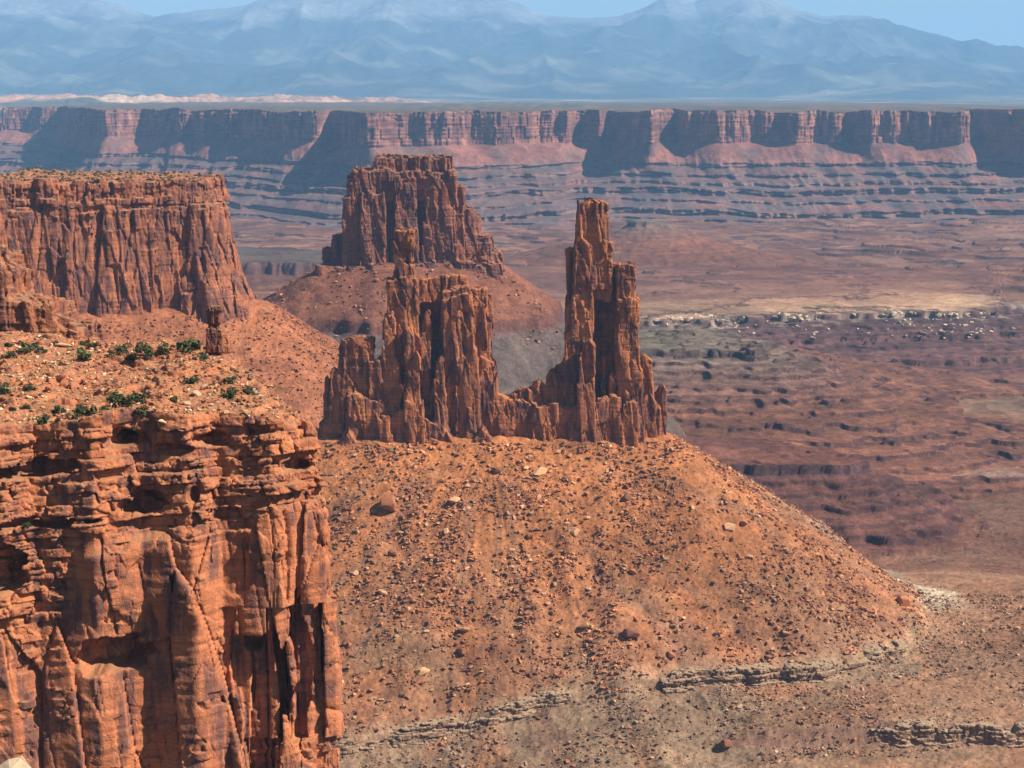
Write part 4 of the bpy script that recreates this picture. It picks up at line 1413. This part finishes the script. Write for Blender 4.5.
# cream blocks along the far bench rim and on the outcrop
ftM = FEATS[3]
n_ = 0
r1 = np.random.default_rng(44)
while n_ < 295:
    x = r1.uniform(225, 950)
    px = 512 + x / 3530 * F_PX
    dens = .10 + .9 * (652 < px < 690) + .8 * (712 < px < 752) + .5 * (790 < px < 830) + .9 * (890 < px < 1005)
    if r1.random() > dens: continue
    y = r1.uniform(3380, 3660)
    zz, _ = ground(np.array([x]), np.array([y]), True)
    rim_ = -415.5 < zz[0] < -409.8
    if n_ < 150 and not rim_: continue
    if n_ >= 150 and not (-444 < zz[0] < -412): continue
    put(BLOCKS, "sandstone_block", (x, y, zz[0]), r1.uniform(7, 17) if rim_ else r1.uniform(4, 10), .34 if rim_ else .15, "one of the cream blocks tumbled along the rim of the sandy flat beyond the spires", "sandstone block", "cream blocks along the rim of the sandy flat")
    n_ += 1
n_ = 0
while n_ < 46:
    x = 338 + r1.normal() * 13; y = 1530 + r1.normal() * 24
    zz, _ = ground(np.array([x]), np.array([y]))
    put(BLOCKS, "sandstone_block", (x, y, zz[0]), r1.uniform(1.6, 4.4), .2, "one of the cream blocks heaped on the pale outcrop at the end of the talus", "sandstone block", "cream blocks on the pale outcrop")
    n_ += 1
# near pale ledge at the photographer's feet
nl = rock_mesh("near_ledge", 777, .7, 22, M_bc)
o = tag(link("near_ledge", nl), "pale weathered rock corner close below the viewpoint, cut off by the frame", "rock")
o.scale = (3.0, 3.0, 14.0)
topz = max(v.co.z for v in nl.vertices) * 14.0
px_, py_, pz_ = at(-12, 748, 30)
o.location = (px_, py_, pz_ - topz)

# ------------------------------------------------------------------ shrubs
M_leaf = NT("juniper_leaves")
nz = M_leaf.noise(M_leaf.vec(1.3, 1.3, 1.3), 1, 3, .6)
oi = M_leaf.n("ShaderNodeObjectInfo")
lc = M_leaf.mix(M_leaf.ramp(nz, [(.35, 0), (.65, 1)]), (.045, .062, .022), (.095, .105, .042))
lc = M_leaf.mix(1.0, lc, M_leaf.ramp(oi.outputs["Random"], [(0, .7), (1, 1.25)]), 'MULTIPLY')
M_leaf.l(lc, M_leaf.b.inputs["Base Color"])
M_leaf = M_leaf.m
M_wood = mat_plain("juniper_wood", (.17, .12, .08), (.12, .08, .055), .1)


def shrub_mesh(seed, n=420, sp=.27):
    r = np.random.default_rng(seed)
    cl = np.clip(r.normal(size=(9, 3)), -1.6, 1.6) * (sp, sp, .16) + (0, 0, .32)
    cr = r.uniform(.14, .26, 9)
    k = r.integers(0, 9, n)
    d = r.normal(size=(n, 3)); d /= np.linalg.norm(d, axis=1)[:, None]
    c = cl[k] + d * cr[k][:, None] * r.uniform(.45, 1.05, (n, 1))
    c[:, 2] = np.maximum(c[:, 2], .03)
    s = r.uniform(.035, .075, n)
    a = r.normal(size=(n, 3)); a /= np.linalg.norm(a, axis=1)[:, None]
    b = np.cross(a, r.normal(size=(n, 3))); b /= np.linalg.norm(b, axis=1)[:, None]
    a *= s[:, None]; b *= s[:, None] * .7
    V = np.stack([c - a - b, c + a - b, c + a + b, c - a + b], 1).reshape(-1, 3)
    fol = new_mesh("foliage", V, np.arange(n * 4).reshape(-1, 4), False); fol.materials.append(M_leaf)
    bm = bmesh.new()
    for i in range(5):
        e = cl[i]
        m = bmesh.ops.create_cone(bm, cap_ends=True, segments=5, radius1=.03, radius2=.012, depth=1)
        vec = Vector(e); L = vec.length
        rot = vec.to_track_quat('Z', 'Y').to_matrix().to_4x4()
        for vv in m['verts']:
            vv.co = rot @ Vector((vv.co.x, vv.co.y, (vv.co.z + .5) * L))
    st = bpy.data.meshes.new("stem"); bm.to_mesh(st); bm.free(); st.materials.append(M_wood)
    return fol, st


SHR = [shrub_mesh(700 + i) for i in range(5)]
SHT = [shrub_mesh(720 + i, 110, .11)[0] for i in range(4)]


def shrub(p, w, label, group):
    fol, st = rr.choice(SHR)
    t = tag(link("shrub", None), label, "shrub", group)
    t.location = (p[0], p[1], p[2] - .05 * w); t.rotation_euler = (0, 0, rr.uniform(0, 6.28)); t.scale = (w, w, w * rr.uniform(.8, 1.1))
    link("foliage", fol, None, t); link("stem", st, None, t)


BUSH = [(9, 347, 8, "small shrub beside the yellowish boulder at the back of the bench"), (28, 351, 13, "round shrub at the back of the bench, just before the yellow-topped boulder"), (41, 352, 9, "low olive shrub touching the yellow-topped boulder"),
        (53, 346, 8, "small shrub behind the yellow-topped boulder"), (9, 358, 11, "dark shrub over the pale slabs of the bench"), (85, 360, 18, "large dark shrub in the open middle of the bench's back part"),
        (84, 345, 7, "tiny shrub farthest back, behind the large dark shrub"), (94, 347, 8, "small pale shrub at the back, beside the tiniest one"), (118, 355, 14, "left half of the paired shrubs along the back of the bench"),
        (146, 356, 17, "right half of the paired shrubs along the back of the bench"), (131, 360, 10, "low shrub filling the gap between the paired shrubs"), (164, 353, 12, "flat greyish shrub between the paired shrubs and the hoodoo"),
        (189, 353, 19, "broad green shrub nearest the small capped pillar on its shaded side"), (216, 349, 17, "shrub growing at the foot of the small capped pillar"), (202, 360, 11, "round shrub just in front of the broad green one"),
        (5, 394, 13, "dark shrub cut by the frame edge near the bench rim"), (30, 390, 11, "grey-green shrub above the cream slab"), (192, 384, 12, "shrub in the rubble halfway between pillar and rim"),
        (121, 406, 20, "straggly olive shrub near the middle of the rim"), (140, 402, 14, "upper one of two dark shrubs stacked at mid rim"), (141, 415, 13, "lower one of two dark shrubs stacked at mid rim"),
        (84, 416, 18, "bushiest dark shrub sitting right on the cliff rim"), (74, 419, 11, "smaller shrub leaning against the bushiest rim shrub"), (59, 413, 13, "round bright shrub on the rim next to bare red soil"),
        (44, 423, 11, "lowest shrub, on the very lip of the cliff"), (25, 409, 8, "small shrub behind the rim beside two darker ones"), (13, 411, 8, "dull small shrub behind the rim at the frame edge"),
        (173, 402, 8, "tiny green shrub on the rim between the dark pair and the hollow-sided block"), (105, 410, 9, "small dark shrub touching the straggly olive one"), (230, 383, 11, "upper shrub of two at the outer end of the bench"),
        (230, 398, 13, "lower shrub of two at the outer end of the bench"), (249, 393, 9, "last low shrub toward the outer tip of the bench"), (26, 528, 9, "single shrub on a narrow ledge in the cliff face")]
for px, py, w, lab in BUSH:
    p, n = hit_px(CLIFF_O, px, py)
    if p: shrub(p, w * p.y / F_PX * 1.1, lab, "shrubs on the rubble bench")
n_ = 0
r2 = np.random.default_rng(55)
while n_ < 230:
    x = r2.uniform(-475, -245); y = r2.uniform(1590, 1880)
    if polysdf(np.array([x / KM]), np.array([y / KM]), MESA_P)[0] > -3: continue
    p, n = hit_down(MESA_O, x, y)
    if not p: continue
    w = r2.uniform(2.4, 5.6)
    o = link("juniper", rr.choice(SHT)); o.location = (x, y, p.z - .2); o.scale = (w, w, w * .9); o.rotation_euler = (0, 0, r2.uniform(0, 6))
    tag(o, "one of the small dark junipers dotting the flat top of the sheer mesa", "shrub", "junipers on the mesa top")
    n_ += 1
n_ = 0
while n_ < 16:
    x = 338 + r2.normal() * 16; y = 1556 + r2.normal() * 20
    zz, _ = ground(np.array([x]), np.array([y]))
    w = r2.uniform(1.6, 3.2)
    o = link("juniper", rr.choice(SHT)); o.location = (x, y, zz[0] - .1); o.scale = (w, w, w * .9)
    tag(o, "one of the green bushes among the cream blocks of the pale outcrop", "shrub", "bushes on the pale outcrop")
    n_ += 1
